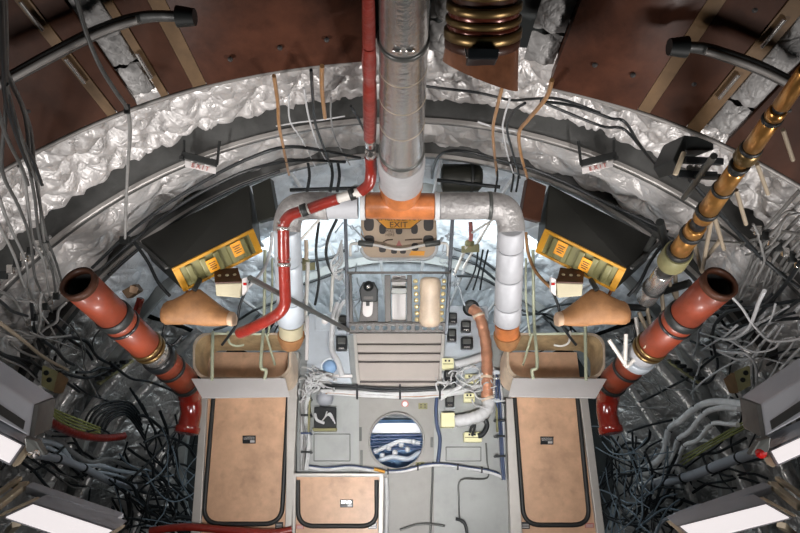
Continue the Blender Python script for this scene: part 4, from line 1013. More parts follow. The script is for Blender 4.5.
# rods in the centre bay
def rodw(a, b, r, m, label, name='rod', grp='struts and rods'): 
    return single(name, MB().tube([W(*a), W(*b)], r, 8), M[m], label, 'rod', grp)
rodw((250, 278, 2.42), (348, 330, 3.46), .0125, 'rod_dark', 'long grey rod slanting from the left bin box down to the centre frame')
rodw((289, 252, 3.15), (319, 220, 3.2), .007, 'rod_white', 'thin pale rod rising right behind the red pipe')
rodw((308, 262, 3.7), (305, 332, 3.7), .012, 'rod_white', 'upright pale rod just left of the blue-grey equipment panel')
rodw((333, 274, 3.7), (331, 312, 3.7), .010, 'rod_white', 'upright pale rod close to the centre frame on its left')
rodw((470, 238, 3.8), (454, 275, 3.9), .010, 'rod_white', 'pale rod leaning from the pink fitting towards the centre frame')
rodw((490, 222, 3.8), (463, 268, 3.9), .008, 'rod_white', 'thin pale rod leaning left under the right grey elbow')
rodw((472, 233, 3.75), (494, 219, 3.6), .007, 'rod_white', 'thin pale rod from the pink fitting up to the right elbow')
for mx, lab in ((470.5, 'right'), (306, 'left')):
    ft = thing('fitting', 'small pinkish hose fitting on a green plate %s' % ('right of the exit hatch' if lab == 'right' else 'left of the centre frame'), 'fitting', W(mx, 232, 3.8))
    y0 = 222 if lab == 'right' else 240
    part('fitting_hose', MB().tube(spline([W(mx, y0, 3.75), W(mx+.5, y0+14, 3.77), W(mx-1, y0+24, 3.8)], 4), .013, 10), M['letter_red'] if lab == 'right' else M['tray'], ft)
    part('fitting_foot', MB().lathe(W(mx-1, y0+18, 3.8), W(mx-1, y0+26, 3.8), [(0, .018), (.01, .03), (.03, .03), (.04, .02)], 14), M['zinc'], ft)
    part('fitting_plate', MB().prism([W(mx-9, y0+24, 3.82), W(mx+9, y0+22, 3.82), W(mx+9, y0+30, 3.82), W(mx-9, y0+31, 3.82)], (0, .01, 0), .002), M['zinc'], ft)
single('cable', MB().tube(spline([W(337, 219, 3.6), W(329, 236, 3.6), W(326, 252, 3.62), W(329, 266, 3.65), W(335, 276, 3.66)], 6), .009, 8), M['cable_black'], 'black cable arching down left of the centre frame from the tee', 'cable')
single('cable', MB().tube(spline([W(319, 222, 3.6), W(316, 250, 3.6), W(319, 280, 3.65), W(315, 305, 3.7)], 6), .008, 8), M['cable_black'], 'black cable dropping straight behind the red pipe', 'cable')
for k, (x, y) in enumerate(((333, 263), (335, 268), (338, 270))):
    single('cable', MB().tube(spline([W(342, 240+4*k, 3.62), W(x+4, y-8, 3.63), W(x-2, y, 3.63), W(x+1, y+10, 3.63), W(343, y+6, 3.62)], 6), .007, 8), M['cable_white'], ('looped white cable tied to the left upright of the frame, topmost', 'looped white cable tied to the left upright of the frame, middle', 'looped white cable tied to the left upright of the frame, lowest')[k], 'cable', 'looped white cables on the left upright')
for k in range(3):
    single('cable', MB().tube(spline([W(478+5*k, 250, 3.9), W(475+4*k, 270+k, 4.), W(466+7*k, 290, 4.05)], 5), .006, 7), M['cable_black'], ('thin black wire hanging behind the right duct, left one', 'thin black wire hanging behind the right duct, middle one', 'thin black wire hanging behind the right duct, right one')[k], 'cable')
# cluttered bits round the uprights
rng = random.Random(9); mb = MB()
for k in range(36):
    sx = rng.choice((-1, 1)); x = 398+sx*rng.uniform(40, 54); y = rng.uniform(225, 320)
    p = W(x, y, 3.68); q = [p]
    for j in range(3): q.append(q[-1]+V((rng.uniform(-.05, .05), rng.uniform(-.02, .02), rng.uniform(-.07, .03))))
    mb.tube(spline(q, 4), rng.uniform(.0025, .006), 6)
stuff('wire_clutter', mb, M['bluegrey'], 'pale tangle of short wires beside the uprights of the centre frame', 'wires')
# black beam cylinder behind the tee on the right
mo = thing('dark_canister', 'dark round canister lying behind the right arm of the tee', 'canister', W(463, 192, 3.35))
part('canister_body', MB().lathe(W(441, 178, 3.35), W(482, 178, 3.35), [(0, .05), (.01, .075), (.2, .075), (.22, .05)], 28), M['lid'], mo)
part('canister_band', MB().lathe(W(470, 178, 3.35), W(473, 178, 3.35), [(0, .07), (0, .08), (.016, .08), (.016, .07)], 28, closed=True), M['black'], mo)

# ================================================================== exit tags on the second blanket
def exit_tag(sg):
    m = side(sg); sd = 'left' if sg < 0 else 'right'; d = 2.395
    root = thing('exit_tag', 'white EXIT tag hanging from a black bar under the first arch, %s one' % sd, 'sign', W(m(202), 166, d), 'hanging exit tags')
    a, b = W(m(182), 155, d), W(m(217), 163.5, d)
    part('bar', MB().bar(a, b, .012, .013), M['black'], root); part('bar_end', MB().bar(W(m(180), 158, d-.01), W(m(184), 158.5, d-.01), .01, .008), M['black'], root)
    part('rod', MB().tube([W(m(217), 165, d), W(m(219.5), 141, d)], .0055, 8), M['black'], root)
    part('rod', MB().tube([W(m(184), 156, d), W(m(184), 140, d)], .005, 8), M['black'], root)
    c = [W(m(185), 160.6, d), W(m(216), 168, d), W(m(215.5), 174, d), W(m(185), 166.6, d)]
    tg = part('tag', MB().prism(c, (0, .004, 0), .0005), M['sign'], root)
    ux = (c[1]-c[0])*(1 if sg < 0 else -1); ce = sum(c, V())/4
    uxn = ux.normalized(); uz = V((-uxn.z, 0, uxn.x))
    text_mesh('E X I T', .024, ce+V((0, -.003, 0)), ux, uz, M['letter_red'], 'lettering', tg)
exit_tag(-1); exit_tag(1)

# ================================================================== straps and cables crossing the bays
def scable(px, r, m, label, name='cable', off=.16, n=7, cat='cable', grp=None, k=5):
    P = spline([surf(x, y, (o[0] if o else off)) for x, y, *o in px], k)
    return single(name, MB().tube(P, r, n), M[m], label, cat, grp)
G = 'tan hoses crossing the silver bays'
scable([(274, 76), (278, 105), (279, 125), (284, 150), (289, 175)], .0058, 'cable_tan', 'tan hose crossing the bays, outer one left of the red pipe', 'hose', .17, 8, 'hose', G)
scable([(322, 66), (322, 90), (325, 118)], .0065, 'cable_tan', 'short tan hose between ceiling and first arch beside the red pipe', 'hose', .17, 8, 'hose', G)
scable([(503, 84), (497, 108), (493, 128), (494, 150), (497, 176)], .0058, 'cable_tan', 'tan hose crossing the bays, inner one right of the silver pipe', 'hose', .17, 8, 'hose', G)
scable([(552, 80), (546, 98), (528, 120), (519, 133), (521, 155), (528, 180)], .0068, 'cable_tan', 'bent tan hose crossing the bays, outer one right of the silver pipe', 'hose', .17, 8, 'hose', G)
G = 'thin wires crossing the bays beside the red pipe'
scable([(289, 95), (290, 121), (302, 140), (315, 166)], .003, 'cable_white', 'thin white wire between the two tan hoses, left one', off=.165, grp=G)
scable([(304, 88), (309, 118), (318, 145), (331, 168)], .0034, 'cable_white', 'thin white wire between the two tan hoses, right one', off=.165, grp=G)
scable([(311, 70), (313, 100), (315, 122), (321, 140), (332, 170)], .005, 'cable_black', 'black wire between the two tan hoses', off=.17, grp=G)
scable([(331, 98), (331, 118), (336, 140), (350, 165)], .0032, 'cable_grey', 'thin grey wire just right of the short tan hose', off=.165, grp=G)
scable([(351, 106), (359, 120), (368, 138)], .005, 'cable_black', 'short black wire leaning towards the red pipe', off=.17, grp=G)
G = 'thin wires crossing the bays right of the silver pipe'
scable([(510, 98), (504, 118), (503, 132), (509, 160), (515, 178)], .0036, 'cable_white', 'pale wire between the two right tan hoses', off=.165, grp=G)
scable([(525, 103), (513, 112), (507, 128), (512, 150), (520, 178)], .0048, 'cable_black', 'black wire between the two right tan hoses', off=.168, grp=G)
scable([(402, 83), (440, 88), (480, 93), (510, 100), (530, 99), (560, 99), (600, 113)], .0048, 'cable_black', 'black cable along the first bay right of the silver pipe, ending at the bulging duct', off=.10)
scable([(540, 101), (575, 106), (610, 118), (625, 122), (640, 145), (662, 172)], .0048, 'cable_black', 'black cable in the right first bay dropping over the arch, upper one', off=.155)
scable([(545, 103), (580, 118), (605, 127), (625, 130), (650, 158), (672, 178)], .0048, 'cable_black', 'black cable in the right first bay dropping over the arch, lower one', off=.155)
scable([(276, 126), (300, 122), (320, 120), (345, 116)], .003, 'cable_white', 'pale tie strap joining the hoses along the first arch left of the red pipe', 'strap', .165, cat='strap')
scable([(478, 122), (495, 127), (520, 132)], .004, 'cable_white', 'pale tie strap joining the hoses along the first arch right of the silver pipe', 'strap', .165, cat='strap')
# black cable runs on the second arch
for k, (pts, lab) in enumerate((
    ([(92, 268), (130, 232), (170, 202), (215, 175), (250, 158), (285, 147), (320, 150), (360, 158)], 'black cable running along the left second arch, upper one'),
    ([(100, 270), (140, 235), (180, 205), (225, 180), (262, 166), (300, 160), (345, 162)], 'black cable running along the left second arch, middle one'),
    ([(108, 275), (150, 240), (190, 212), (235, 188), (280, 171)], 'black cable running along the left second arch, lower one'),
    ([(432, 178), (436, 160), (448, 151), (470, 152), (500, 160), (530, 168), (565, 182), (600, 200), (640, 218), (668, 232)], 'black cable hooking down behind the silver pipe and along the right second arch'),
    ([(690, 258), (672, 240), (650, 226), (615, 206)], 'short black cable along the right second arch beside the olive bin'))):
    scable(pts, .0075, 'cable_black', lab, off=.17, grp='black cables on the second arch')
for k, (pts, m_, lab) in enumerate((([(290, 190), (325, 189), (362, 188)], 'cable_black', 'black line above the left arm of the tee'), ([(437, 180), (470, 184), (500, 187)], 'cable_black', 'black line above the right arm of the tee'))):
    single('cable', MB().tube(spline([W(x, y, 3.28) for x, y in pts], 4), .010, 8), M[m_], lab, 'cable')
for k, x in enumerate((308, 331, 338, 496, 512, 517)):
    single('strap', MB().tube(spline([W(x, 163, 3.14), W(x+1.5, 176, 3.13), W(x-1, 192, 3.12)], 4), .010 if k < 3 else .007, 8, flat=.5), M['cable_black'], ('black strap hanging above the left arm of the tee, outer one', 'black strap hanging above the left arm of the tee, middle one', 'black strap hanging above the left arm of the tee, inner one', 'black strap above the right grey elbow, inner one', 'black strap above the right grey elbow, middle one', 'black strap above the right grey elbow, outer one')[k], 'strap')
# thin cable hanging at upper left
P = spline([W(74, -10, 1.3), W(86, 32, 1.38), W(100, 66, 1.46), W(116, 92, 1.55), W(127, 109, 1.64), W(130, 132, 1.82), W(128, 165, 2.15), W(126, 205, 2.45), (W(125, 240, 2.65))], 6)
root = thing('hanging_cable', 'thin grey cable hanging from the left ceiling over both arches', 'cable', P[-1])
part('cable_upper', MB().tube(P[:25], .0055, 8), M['frame'], root); part('cable_lower', MB().tube(P[24:], .0055, 8), M['cable_grey'], root)
part('cable_joint', MB().lathe(P[24]-V((0, 0, .012)), P[24]+V((0, 0, .012)), [(0, .008), (.024, .008)], 10), M['black'], root)
part('cable_clip', MB().box(P[-1], .02, .012, .016, .003), M['black'], root)
# bundle hanging at the far left
G = 'cables hanging at the far left'
LL = [([(1, -5), (3, 60), (6, 100), (18, 140), (30, 170)], 'cable_black', 'dark cable hanging at the far left edge, outermost'), ([(6, 84), (14, 115), (27, 155), (36, 180)], 'cable_grey', 'grey cable hanging at the far left edge, second'),
      ([(-4, 105), (8, 140), (22, 168), (28, 185)], 'cable_grey', 'grey cable hanging at the far left edge, third'), ([(8, 92), (20, 135), (33, 160), (42, 185)], 'cable_black', 'dark cable hanging at the far left edge, fourth')]
for px, m, lab in LL:
    P = spline([surf(x, y, .23) for x, y in px], 6); single('cable', MB().tube(P, .0045, 8), M['frame' if m == 'cable_grey' else m], lab, 'cable', G)
lower = [((-6, 182), (8, 222), (26, 262), (30, 292), (44, 318)), ((2, 170), (18, 205), (30, 238), (36, 280), (52, 312)), ((24, 178), (28, 205), (33, 240), (44, 262), (50, 300)), ((30, 170), (35, 200), (40, 240), (52, 270), (56, 296)), ((35, 166), (40, 205), (44, 240), (52, 262), (62, 292)), ((-8, 210), (14, 255), (22, 280), (34, 308), (40, 325)), ((36, 180), (46, 235), (56, 262), (64, 290))]
for k, px in enumerate(lower):
    px = ([(1+3*(k % 3), -12), (3+3*(k % 3), 60), (px[0][0]*.7+4, px[0][1]-55)] if k in (1, 3, 6) else [(px[0][0]-5, px[0][1]-12)])+list(px)
    scable(px, .0048, 'frame' if k in (1, 3, 6) else 'cable_grey', 'pale grey cable fanning down to the left connector strip, strand %s from the left' % ('first third fourth fifth sixth second seventh'.split()[k]), off=.2+.01*(k % 2), grp='pale cables to the left connector strip')
def strip_bar(a, b, label, n, off=.2):
    root = thing('connector_strip', label, 'connector', surf(*b, off), 'connector strips on the lining')
    p, q = surf(*a, off), surf(*b, off); part('strip_bar', MB().bar(p, q, .009, .006), M['cable_grey'], root)
    for i in range(n):
        c = p+(q-p)*((i+.5)/n); part('clip', MB().box(c+V((0, -.012, .0)), .012, .008, .016, .003), M['black' if i % 2 else 'chrome'], root)
strip_bar((-4, 284), (50, 236), 'dark rail with cable clips across the far left lining', 8, .19)
strip_bar((28, 325), (66, 288), 'connector strip where the pale left cables end', 7, .22)
# right side fan of grey cables
for k in range(7):
    px = [(800+6*k, 190+7*k), (775+5*k, 218+7*k), (757+6*k, 240+6*k), (751+5*k, 262+5*k), (744+6*k, 280+4*k), (734+8*k, 296+2*k)]
    scable(px, .006, 'cable_grey', 'pale grey cable fanning down the right lining, strand %s from the red duct' % ('first second third fourth fifth sixth seventh'.split()[k]), off=.17+.012*(k % 2), grp='pale cables on the right lining')
strip_bar((752, 228), (800, 266), 'dark rail with cable clips across the right lining', 7, .19)
for k, (px, lab) in enumerate((([(800, 262), (785, 285), (765, 308), (750, 322)], 'black cable slanting from the right edge above the right light'), ([(800, 300), (770, 305), (735, 310), (700, 316)], 'black cable running level from the right edge to the red duct'), ([(800, 318), (760, 322), (730, 330)], 'second black cable running level below the first at right'),
                               ([(640, 402), (655, 395), (668, 388), (690, 376), (720, 352)], 'black cable crossing the silver lining right of the glossy elbow'), ([(628, 432), (650, 425), (672, 420)], 'short black cable left of the white bent hoses'), ([(690, 180), (760, 256), (800, 288)], 'thin dark line slanting down the right lining'))):
    scable(px, .008, 'cable_black', lab, off=.2)
# black truss and tan struts by the gold pipe
def strut(a, b, d0, d1, r, m, label):
    d0 = min(d0, surf(*a, .24).y); d1 = min(d1, surf(*b, .24).y)
    return single('strut', MB().tube([W(*a, d0), W(*b, d1)], r*(d0+d1)/5, 8), M[m], label, 'strut', 'struts beside the gold pipe')
T_ = [((736, 190), (746, 224), 2.55, 2.6, 'long tan strut below the gold pipe, uppermost'), ((712, 216), (702, 272), 2.6, 2.65, 'tan strut of the pair below the gold pipe, left leg'), ((714, 216), (724, 249), 2.6, 2.65, 'tan strut of the pair below the gold pipe, right leg'), ((720, 240), (706, 258), 2.62, 2.64, 'short tan cross strut between the paired legs'),
      ((694, 240), (701, 270), 2.7, 2.68, 'tan strut dropping to the mouth of the right red duct'), ((783, 130), (793, 160), 2.2, 2.3, 'tan strut at the far right edge below the gold pipe'), ((757, 164), (768, 194), 2.35, 2.4, 'tan strut below the ribbed collar of the gold pipe'), ((666, 275), (678, 302), 2.95, 3., 'tan strut by the silver end of the gold pipe, left one'),
      ((675, 273), (677, 302), 2.95, 3., 'tan strut by the silver end of the gold pipe, right one'), ((661, 288), (665, 324), 3., 3.05, 'pale strut right of the right canvas bag'), ((639, 312), (650, 337), 3.1, 3.1, 'tan strut under the right canvas bag, outer one'), ((647, 308), (652, 337), 3.1, 3.1, 'tan strut under the right canvas bag, inner one'),
      ((636, 317), (641, 351), 3.05, 3.05, 'white strut reaching down beside the right red duct'), ((626, 334), (625, 366), 2.9, 2.9, 'white strut standing on the right red duct'), ((609, 340), (627, 367), 2.9, 2.9, 'white strut in a V on the right red duct, left leg'), ((652, 341), (627, 367), 2.9, 2.9, 'white strut in a V on the right red duct, right leg'), ((703, 276), (644, 348), 2.52, 2.8, 'long thin pale line along the top of the right red duct')]
for a, b, d0, d1, lab in T_:
    strut(a, b, d0, d1, .0085 if 'long thin' not in lab else .004, 'rod' if 'white' not in lab else 'rod_white', lab)
strut((714, 156), (684, 198), 2.3, 2.5, .013, 'rod_dark', 'dark strut left of the gold pipe beside the dark bracket box')
strut((686, 176), (720, 177), 2.45, 2.4, .012, 'black', 'black level bar behind the upper gold pipe'); strut((700, 240), (745, 243), 2.7, 2.7, .004, 'rod_dark', 'thin dark level wire below the gold pipe')
strut((640, 298), (690, 283), 3.12, 2.9, .016, 'black', 'black bar behind the silver end of the gold pipe'); strut((645, 308), (610, 306), 3.1, 3.1, .014, 'black', 'black bar behind the right canvas bag')
strut((655, 235), (640, 262), 3., 3.05, .012, 'rod_dark', 'dark strut at the outer end of the right olive bin'); strut((660, 222), (672, 270), 2.95, 2.95, .016, 'black', 'black upright between the right olive bin and the gold pipe')
bk = thing('bracket_box', 'dark open bracket box under the right ceiling edge beside the gold pipe', 'bracket', W(690, 175, 1.9))
part('box_side', MB().prism([W(673, 160, 1.87), W(684, 136, 1.87), (W(688, 138, 1.87)), W(680, 172, 1.87)], (0, .15, 0), .004), M['black'], bk)
part('box_top', MB().prism([W(684, 135, 1.87), W(714, 138, 1.87), W(714, 150, 1.87), W(686, 150, 1.87)], (0, .15, 0), .004), M['black'], bk)
part('box_bar', MB().bar(W(684, 160, 1.86), W(722, 162, 1.86), .012, .01), M['black_gloss'], bk); part('box_bar', MB().bar(W(678, 174, 1.88), W(716, 176, 1.88), .01, .012), M['black_gloss'], bk)
part('pale_edge', MB().bar(W(684, 152, 1.86), W(675, 175, 1.86), .007, .006), M['lamp_cream'], bk, 'pale inner edge')
for x in (690, 697, 704): part('bolt', MB().lathe(W(x, 168.5, 1.9), W(x, 168.5, 1.875), [(0, .012), (.02, .01)], 12), M['sign'], bk)
# brown clamp bits left of the left bin
cb = thing('hose_clamp', 'brown clamp with a dark red arm between the left red duct and the canvas bag', 'clamp', W(136, 300, 2.9))
part('clamp_block', MB().prism([W(121, 291, 2.9), W(134, 284, 2.9), W(139, 291, 2.9), W(127, 299, 2.9)], (0, .06, 0), .006), M['tan_strip'], cb)
part('clamp_face', MB().prism([W(130, 285, 2.89), W(138, 288, 2.89), W(136, 294, 2.89), W(129, 292, 2.89)], (0, .01, 0), .002), M['canvas_light'], cb)
part('clamp_arm', MB().bar(W(141, 298, 2.9), W(133, 322, 2.92), .014, .012, .004), M['red_gloss'], cb, 'dark red arm')

# ================================================================== lower side walls
def run(px, r, m, label, name, off, n=10, flat=1., cat=None, grp=None):
    P = spline([surf(x, y, off) for x, y in px], 6); return single(name, MB().tube(P, r, n, flat=flat), M[m], label, cat or name.replace('_', ' '), grp)
G = 'silver wrapped ribs on the lower side lining'
ribsL = [((200, 330), (150, 385), (112, 430), (78, 500), (60, 545)), ((215, 365), (180, 420), (150, 480), (130, 545)), ((160, 330), (120, 372), (85, 420), (50, 480)), ((118, 335), (88, 370), (60, 405), (25, 470))]
nm = ('second from the left board', 'nearest the left board', 'third from the left board', 'farthest from the left board')
for k, px in enumerate(ribsL): run(px, .062, 'rib_foil', 'silver wrapped rib slanting down the lower left lining, '+nm[k], 'wrapped_rib', .14, 14, .6, 'rib', G)
ribsR = [((610, 360), (650, 420), (680, 470), (705, 540)), ((640, 345), (690, 405), (735, 465), (765, 540)), ((680, 340), (725, 385), (770, 440), (805, 510)), ((748, 348), (775, 375), (803, 405), (830, 440))]
nm = ('nearest the right board', 'second from the right board', 'third from the right board', 'farthest from the right board')
for k, px in enumerate(ribsR): run(px, .062, 'rib_foil', 'silver wrapped rib slanting down the lower right lining, '+nm[k], 'wrapped_rib', .14, 14, .6, 'rib', G)
# red hose, white hoses, grey tubes
run([(30, 414), (48, 421), (70, 432), (90, 437), (108, 438), (124, 436)], .023, 'red', 'red hose lying across the wires at the lower left', 'red_hose', .32, 14, cat='hose')
concable([(150, 531, .1), (185, 527, .1), (225, 530, .09), (270, 533, .09), (292, 530, .08)], .02, 'red', 'red hose along the bottom edge under the large left board', 'red_hose', cat='hose')
G = 'bent white hoses at the lower right'
for k, (px, r, lab) in enumerate((([(638, 469), (655, 463), (664, 452), (669, 430), (680, 421), (696, 408), (712, 402), (735, 403), (748, 406)], .021, 'uppermost'), ([(638, 475), (660, 470), (672, 460), (678, 440), (690, 431), (704, 414), (720, 408), (740, 409)], .016, 'middle'), ([(640, 484), (662, 478), (676, 464), (684, 446), (698, 440), (712, 424), (726, 424), (738, 425)], .013, 'lowest'))):
    root = run(px, r, 'hose_white', 'bent white hose over the silver ribs at the lower right, %s of three' % lab, 'white_hose', .27+.03*k, 12, cat='hose', grp=G)
    for x, y in (px[3], px[5]):
        c = surf(x, y, .27+.03*k); part('tie', MB().lathe(c-V((.004, 0, .005)), c+V((.004, 0, .005)), [(0, r+.004), (.012, r+.004)], 14), M['cable_black'], root)
G = 'grey and blue hoses at the lower left'
for k, (px, r, m, lab) in enumerate((([(36, 424), (60, 440), (72, 452), (90, 462), (108, 459), (125, 465), (145, 470)], .014, 'cable_grey', 'uppermost'), ([(40, 440), (60, 446), (75, 464), (98, 465), (115, 470), (140, 474)], .014, 'bluegrey', 'middle'), ([(45, 446), (62, 455), (80, 470), (105, 473), (125, 478)], .011, 'bluegrey', 'lowest'))):
    run(px, r, m, 'wavy pale hose at the lower left above the light, %s of three' % lab, 'pale_hose', .27, 12, cat='hose', grp=G)
def banded(px, r, off, label, bands):
    P = spline([surf(x, y, off) for x, y in px], 6); root = thing('grey_tube', label, 'tube', P[-1], 'banded grey tubes low on the sides')
    part('tube_body', MB().tube(P, r, 16), M['lamp_body'], root)
    for t in bands:
        i = int(t*(len(P)-2)); d = (P[i+1]-P[i]).normalized(); part('band', MB().lathe(P[i]-d*.008, P[i]+d*.008, [(0, r+.004), (.016, r+.004)], 18), M['black'], root)
banded([(654, 485), (690, 476), (722, 464), (755, 452)], .029, .35, 'straight grey tube with black bands pointing to the red lens at the lower right', (.3, .62, .9))
banded([(38, 455), (62, 460), (88, 470), (112, 482), (135, 487)], .021, .33, 'grey tube with black bands sagging across the lower left', (.25, .5, .8))
for k in range(3): run([(672+4*k, 462+2.5*k), (700, 447+3*k), (730, 430+3*k), (762, 412+4*k)], .0055, 'cable_green', 'thin yellow-green line at the lower right below the white hoses, %s of three' % ('uppermost', 'middle', 'lowest')[k], 'fuel_line', .31, 8, cat='line', grp='thin yellow-green lines')
for k in range(4): run([(36+4*k, 400+3*k), (60, 412+3*k), (80, 420+3.2*k), (100, 428+2.4*k)], .006, 'cable_green', 'thin olive line above the red hose at the lower left, %s of four' % ('uppermost', 'second', 'third', 'lowest')[k], 'olive_line', .29, 8, cat='line', grp='thin olive lines')
for k in range(6):
    run([(84+4*k, 424+1.5*k), (92+3.5*k, 410+2.2*k), (110+2*k, 402+2.6*k), (130, 403+3*k), (140+k, 415+5*k)], .0075, 'cable_black', 'black cable arching over the lower left lining, arc %s from the top' % ('first second third fourth fifth sixth'.split()[k]), 'arched_cable', .24+.006*k, 8, cat='cable', grp='nested arcs of black cable')
for k in range(5):
    run([(130+3*k, 388+4*k), (142+3*k, 408+5*k), (152+2*k, 425+4*k), (160+k, 440+3*k)], .0065, 'cable_black', 'black cable dropping beside the left glossy elbow, strand %s' % ('one two three four five'.split()[k]), 'dropping_cable', .26, 8, cat='cable', grp='black cables dropping at the lower left')
for k, (px, lab) in enumerate((([(0, 323), (20, 338), (45, 358), (68, 370)], 'pale rod slanting across the dark wires at the far left'), ([(110, 362), (130, 378), (150, 382), (175, 392), (184, 398)], 'black cable crossing the silver ribs to the left glossy elbow'), ([(60, 372), (85, 378), (105, 372), (116, 362)], 'black cable sagging left of the black plug row'))):
    run(px, .008, 'rod' if k == 0 else 'cable_black', lab, 'cable', .27, 8)
for mx, lab in ((lambda x: x, 'row of black plugs on the lower left ribs'), (lambda x: 800-x, 'row of black plugs on the lower right ribs')):
    root = thing('plug_row', lab, 'plug', surf(mx(110), 375, .24), 'rows of black plugs')
    for k in range(5):
        c = surf(mx(100+6*k), 378-4*k, .24); part('plug', MB().box(c, .022, .02, .012, .004), M['black_gloss'], root)
    part('plug_base', MB().bar(surf(mx(98), 384, .2), surf(mx(132), 360, .2), .02, .008), M['zinc'], root)
for mx, lab in ((lambda x: x, 'olive bracket with holes above the left grey light box'), (lambda x: 792-x, 'olive bracket with holes above the right grey light box')):
    root = thing('bracket', lab, 'bracket', surf(mx(50), 395, .33), 'olive brackets above the light boxes')
    q = [surf(mx(x), y, .33) for x, y in ((42, 366), (56, 372), (52, 392), (41, 386))]
    part('bracket_plate', MB().prism(q, (0, .02, 0), .003), M['zinc'], root)
    for x, y in ((46, 373), (49, 380)): c = surf(mx(x), y, .345); part('hole', MB().lathe(c, c+V((0, .006, 0)), [(0, .012), (.006, .012)], 12), M['black'], root)
    part('bracket_web', MB().prism([surf(mx(x), y, .33) for x, y in ((57, 373), (66, 380), (60, 394), (53, 393))], (0, .03, 0), .003), M['tan_strip'], root)
# wire tangles nobody could count
def tangle(n, regs, seed, r0, r1, m, label, o0, o1, step=17, name='wire_tangle'):
    rng = random.Random(seed); mb = MB()
    for k in range(n):
        x0, y0, x1, y1, ang = rng.choice(regs)
        x, y = rng.uniform(x0, x1), rng.uniform(y0, y1); a = math.radians(ang+rng.choice((0, 180)))+rng.gauss(0, .35); o = rng.uniform(o0, o1); px = []; turn = rng.gauss(0, .22)
        for j in range(rng.randint(5, 10)):
            px.append((x, y, o)); a += turn+rng.gauss(0, .28); st = rng.uniform(.6, 1.1)*step
            if rng.random() < .2: turn = -turn
            x += st*math.cos(a); y += st*math.sin(a); o = min(o1, max(o0, o+rng.uniform(-.025, .025)))
        px = [p for p in px if x0-10 < p[0] < x1+10 and y0-10 < p[1] < y1+10]
        if len(px) > 3: mb.tube(spline([surf(*p) for p in px], 5), rng.uniform(r0, r1), 6)
    return stuff(name, mb, M[m], label, 'wires')
RL = [(-5, 300, 70, 385, 40), (50, 325, 112, 395, 45), (0, 455, 110, 500, 20), (40, 425, 110, 470, 30)]
RR = [(700, 300, 805, 350, 150), (690, 335, 805, 395, 140), (700, 455, 790, 505, 160), (690, 400, 760, 470, 140)]
DL = [(140, 420, 196, 535, 80), (118, 450, 195, 535, 30), (110, 480, 190, 535, 20)]
DR = [(600, 430, 645, 535, 90), (605, 450, 690, 535, 150), (640, 480, 700, 535, 20)]
tangle(42, RL, 1, .005, .009, 'cable_black', 'dark tangle of wires on the far left lining below the connector strip', .16, .30)
tangle(40, RL[:1]+RL, 2, .003, .007, 'cable_grey', 'pale tangle of wires on the far left lining below the connector strip', .18, .32)
tangle(42, RR, 3, .005, .009, 'cable_black', 'dark tangle of wires on the far right lining below the red duct mouth', .16, .30)
tangle(38, RR[:2]+RR[:1], 4, .004, .008, 'cable_white', 'pale tangle of wires right below the mouth of the right red duct', .18, .32)
tangle(85, DL, 5, .005, .011, 'cable_black', 'dark tangle of wires between the left light and the left board', .10, .42)
tangle(32, DL[:1]+DL, 6, .003, .0055, 'cable_dim', 'thin pale wires in the dark corner left of the left board', .3, .55)
tangle(85, DR, 7, .005, .011, 'cable_black', 'dark tangle of wires right of the right board', .10, .42)
tangle(46, DR[:1]*2+DR[1:2], 8, .0035, .007, 'cable_dim', 'blue-grey wires hanging beside the right board', .3, .55)
tangle(26, [(205, 300, 300, 345, 120), (500, 300, 610, 345, 60)], 9, .005, .010, 'cable_black', 'black wires behind the open chutes and canvas bags', .16, .3)
tangle(24, [(600, 345, 700, 400, 40), (740, 220, 805, 300, 130)], 10, .003, .006, 'cable_grey', 'grey wires scattered over the right lining', .14, .24)
# loose cables by the bins
G = 'cables hanging from the bins'
for mx, sd in ((lambda x: x, 'left'), (lambda x: 798-x, 'right')):
    single('cable', MB().tube(spline([W(mx(272), 232, 3.1), W(mx(270), 252, 3.1), W(mx(262), 272, 3.06), W(mx(247), 288, 3.0)], 5), .008, 8), M['cable_tan' if sd == 'right' else 'cable_white'], 'pale cable looping from the %s duct to the cream junction box' % sd, 'cable', G)
    single('cable', MB().tube(spline([W(mx(250), 282, 3.05), W(mx(240), 305, 3.1), W(mx(236), 325, 3.15), W(mx(222), 345, 3.2)], 5), .007, 8), M['cable_black'], 'black cable dropping from the %s cream junction box behind the open chute' % sd, 'cable', G)
    single('cable', MB().tube(spline([W(mx(134), 242, 2.85), W(mx(148), 262, 2.85), W(mx(158), 282, 2.85), W(mx(170), 296, 2.88)], 5), .008, 8), M['cable_black'], 'black cable hanging down the outer end of the %s olive bin' % sd, 'cable', G)
    single('cable', MB().tube(spline([W(mx(165), 325, 2.95), W(mx(163), 338, 2.97), W(mx(172), 345, 3.0), W(mx(182), 336, 3.0)], 6), .007, 8), M['cable_black'], 'black cable loop below the %s canvas bag' % sd, 'cable', G)

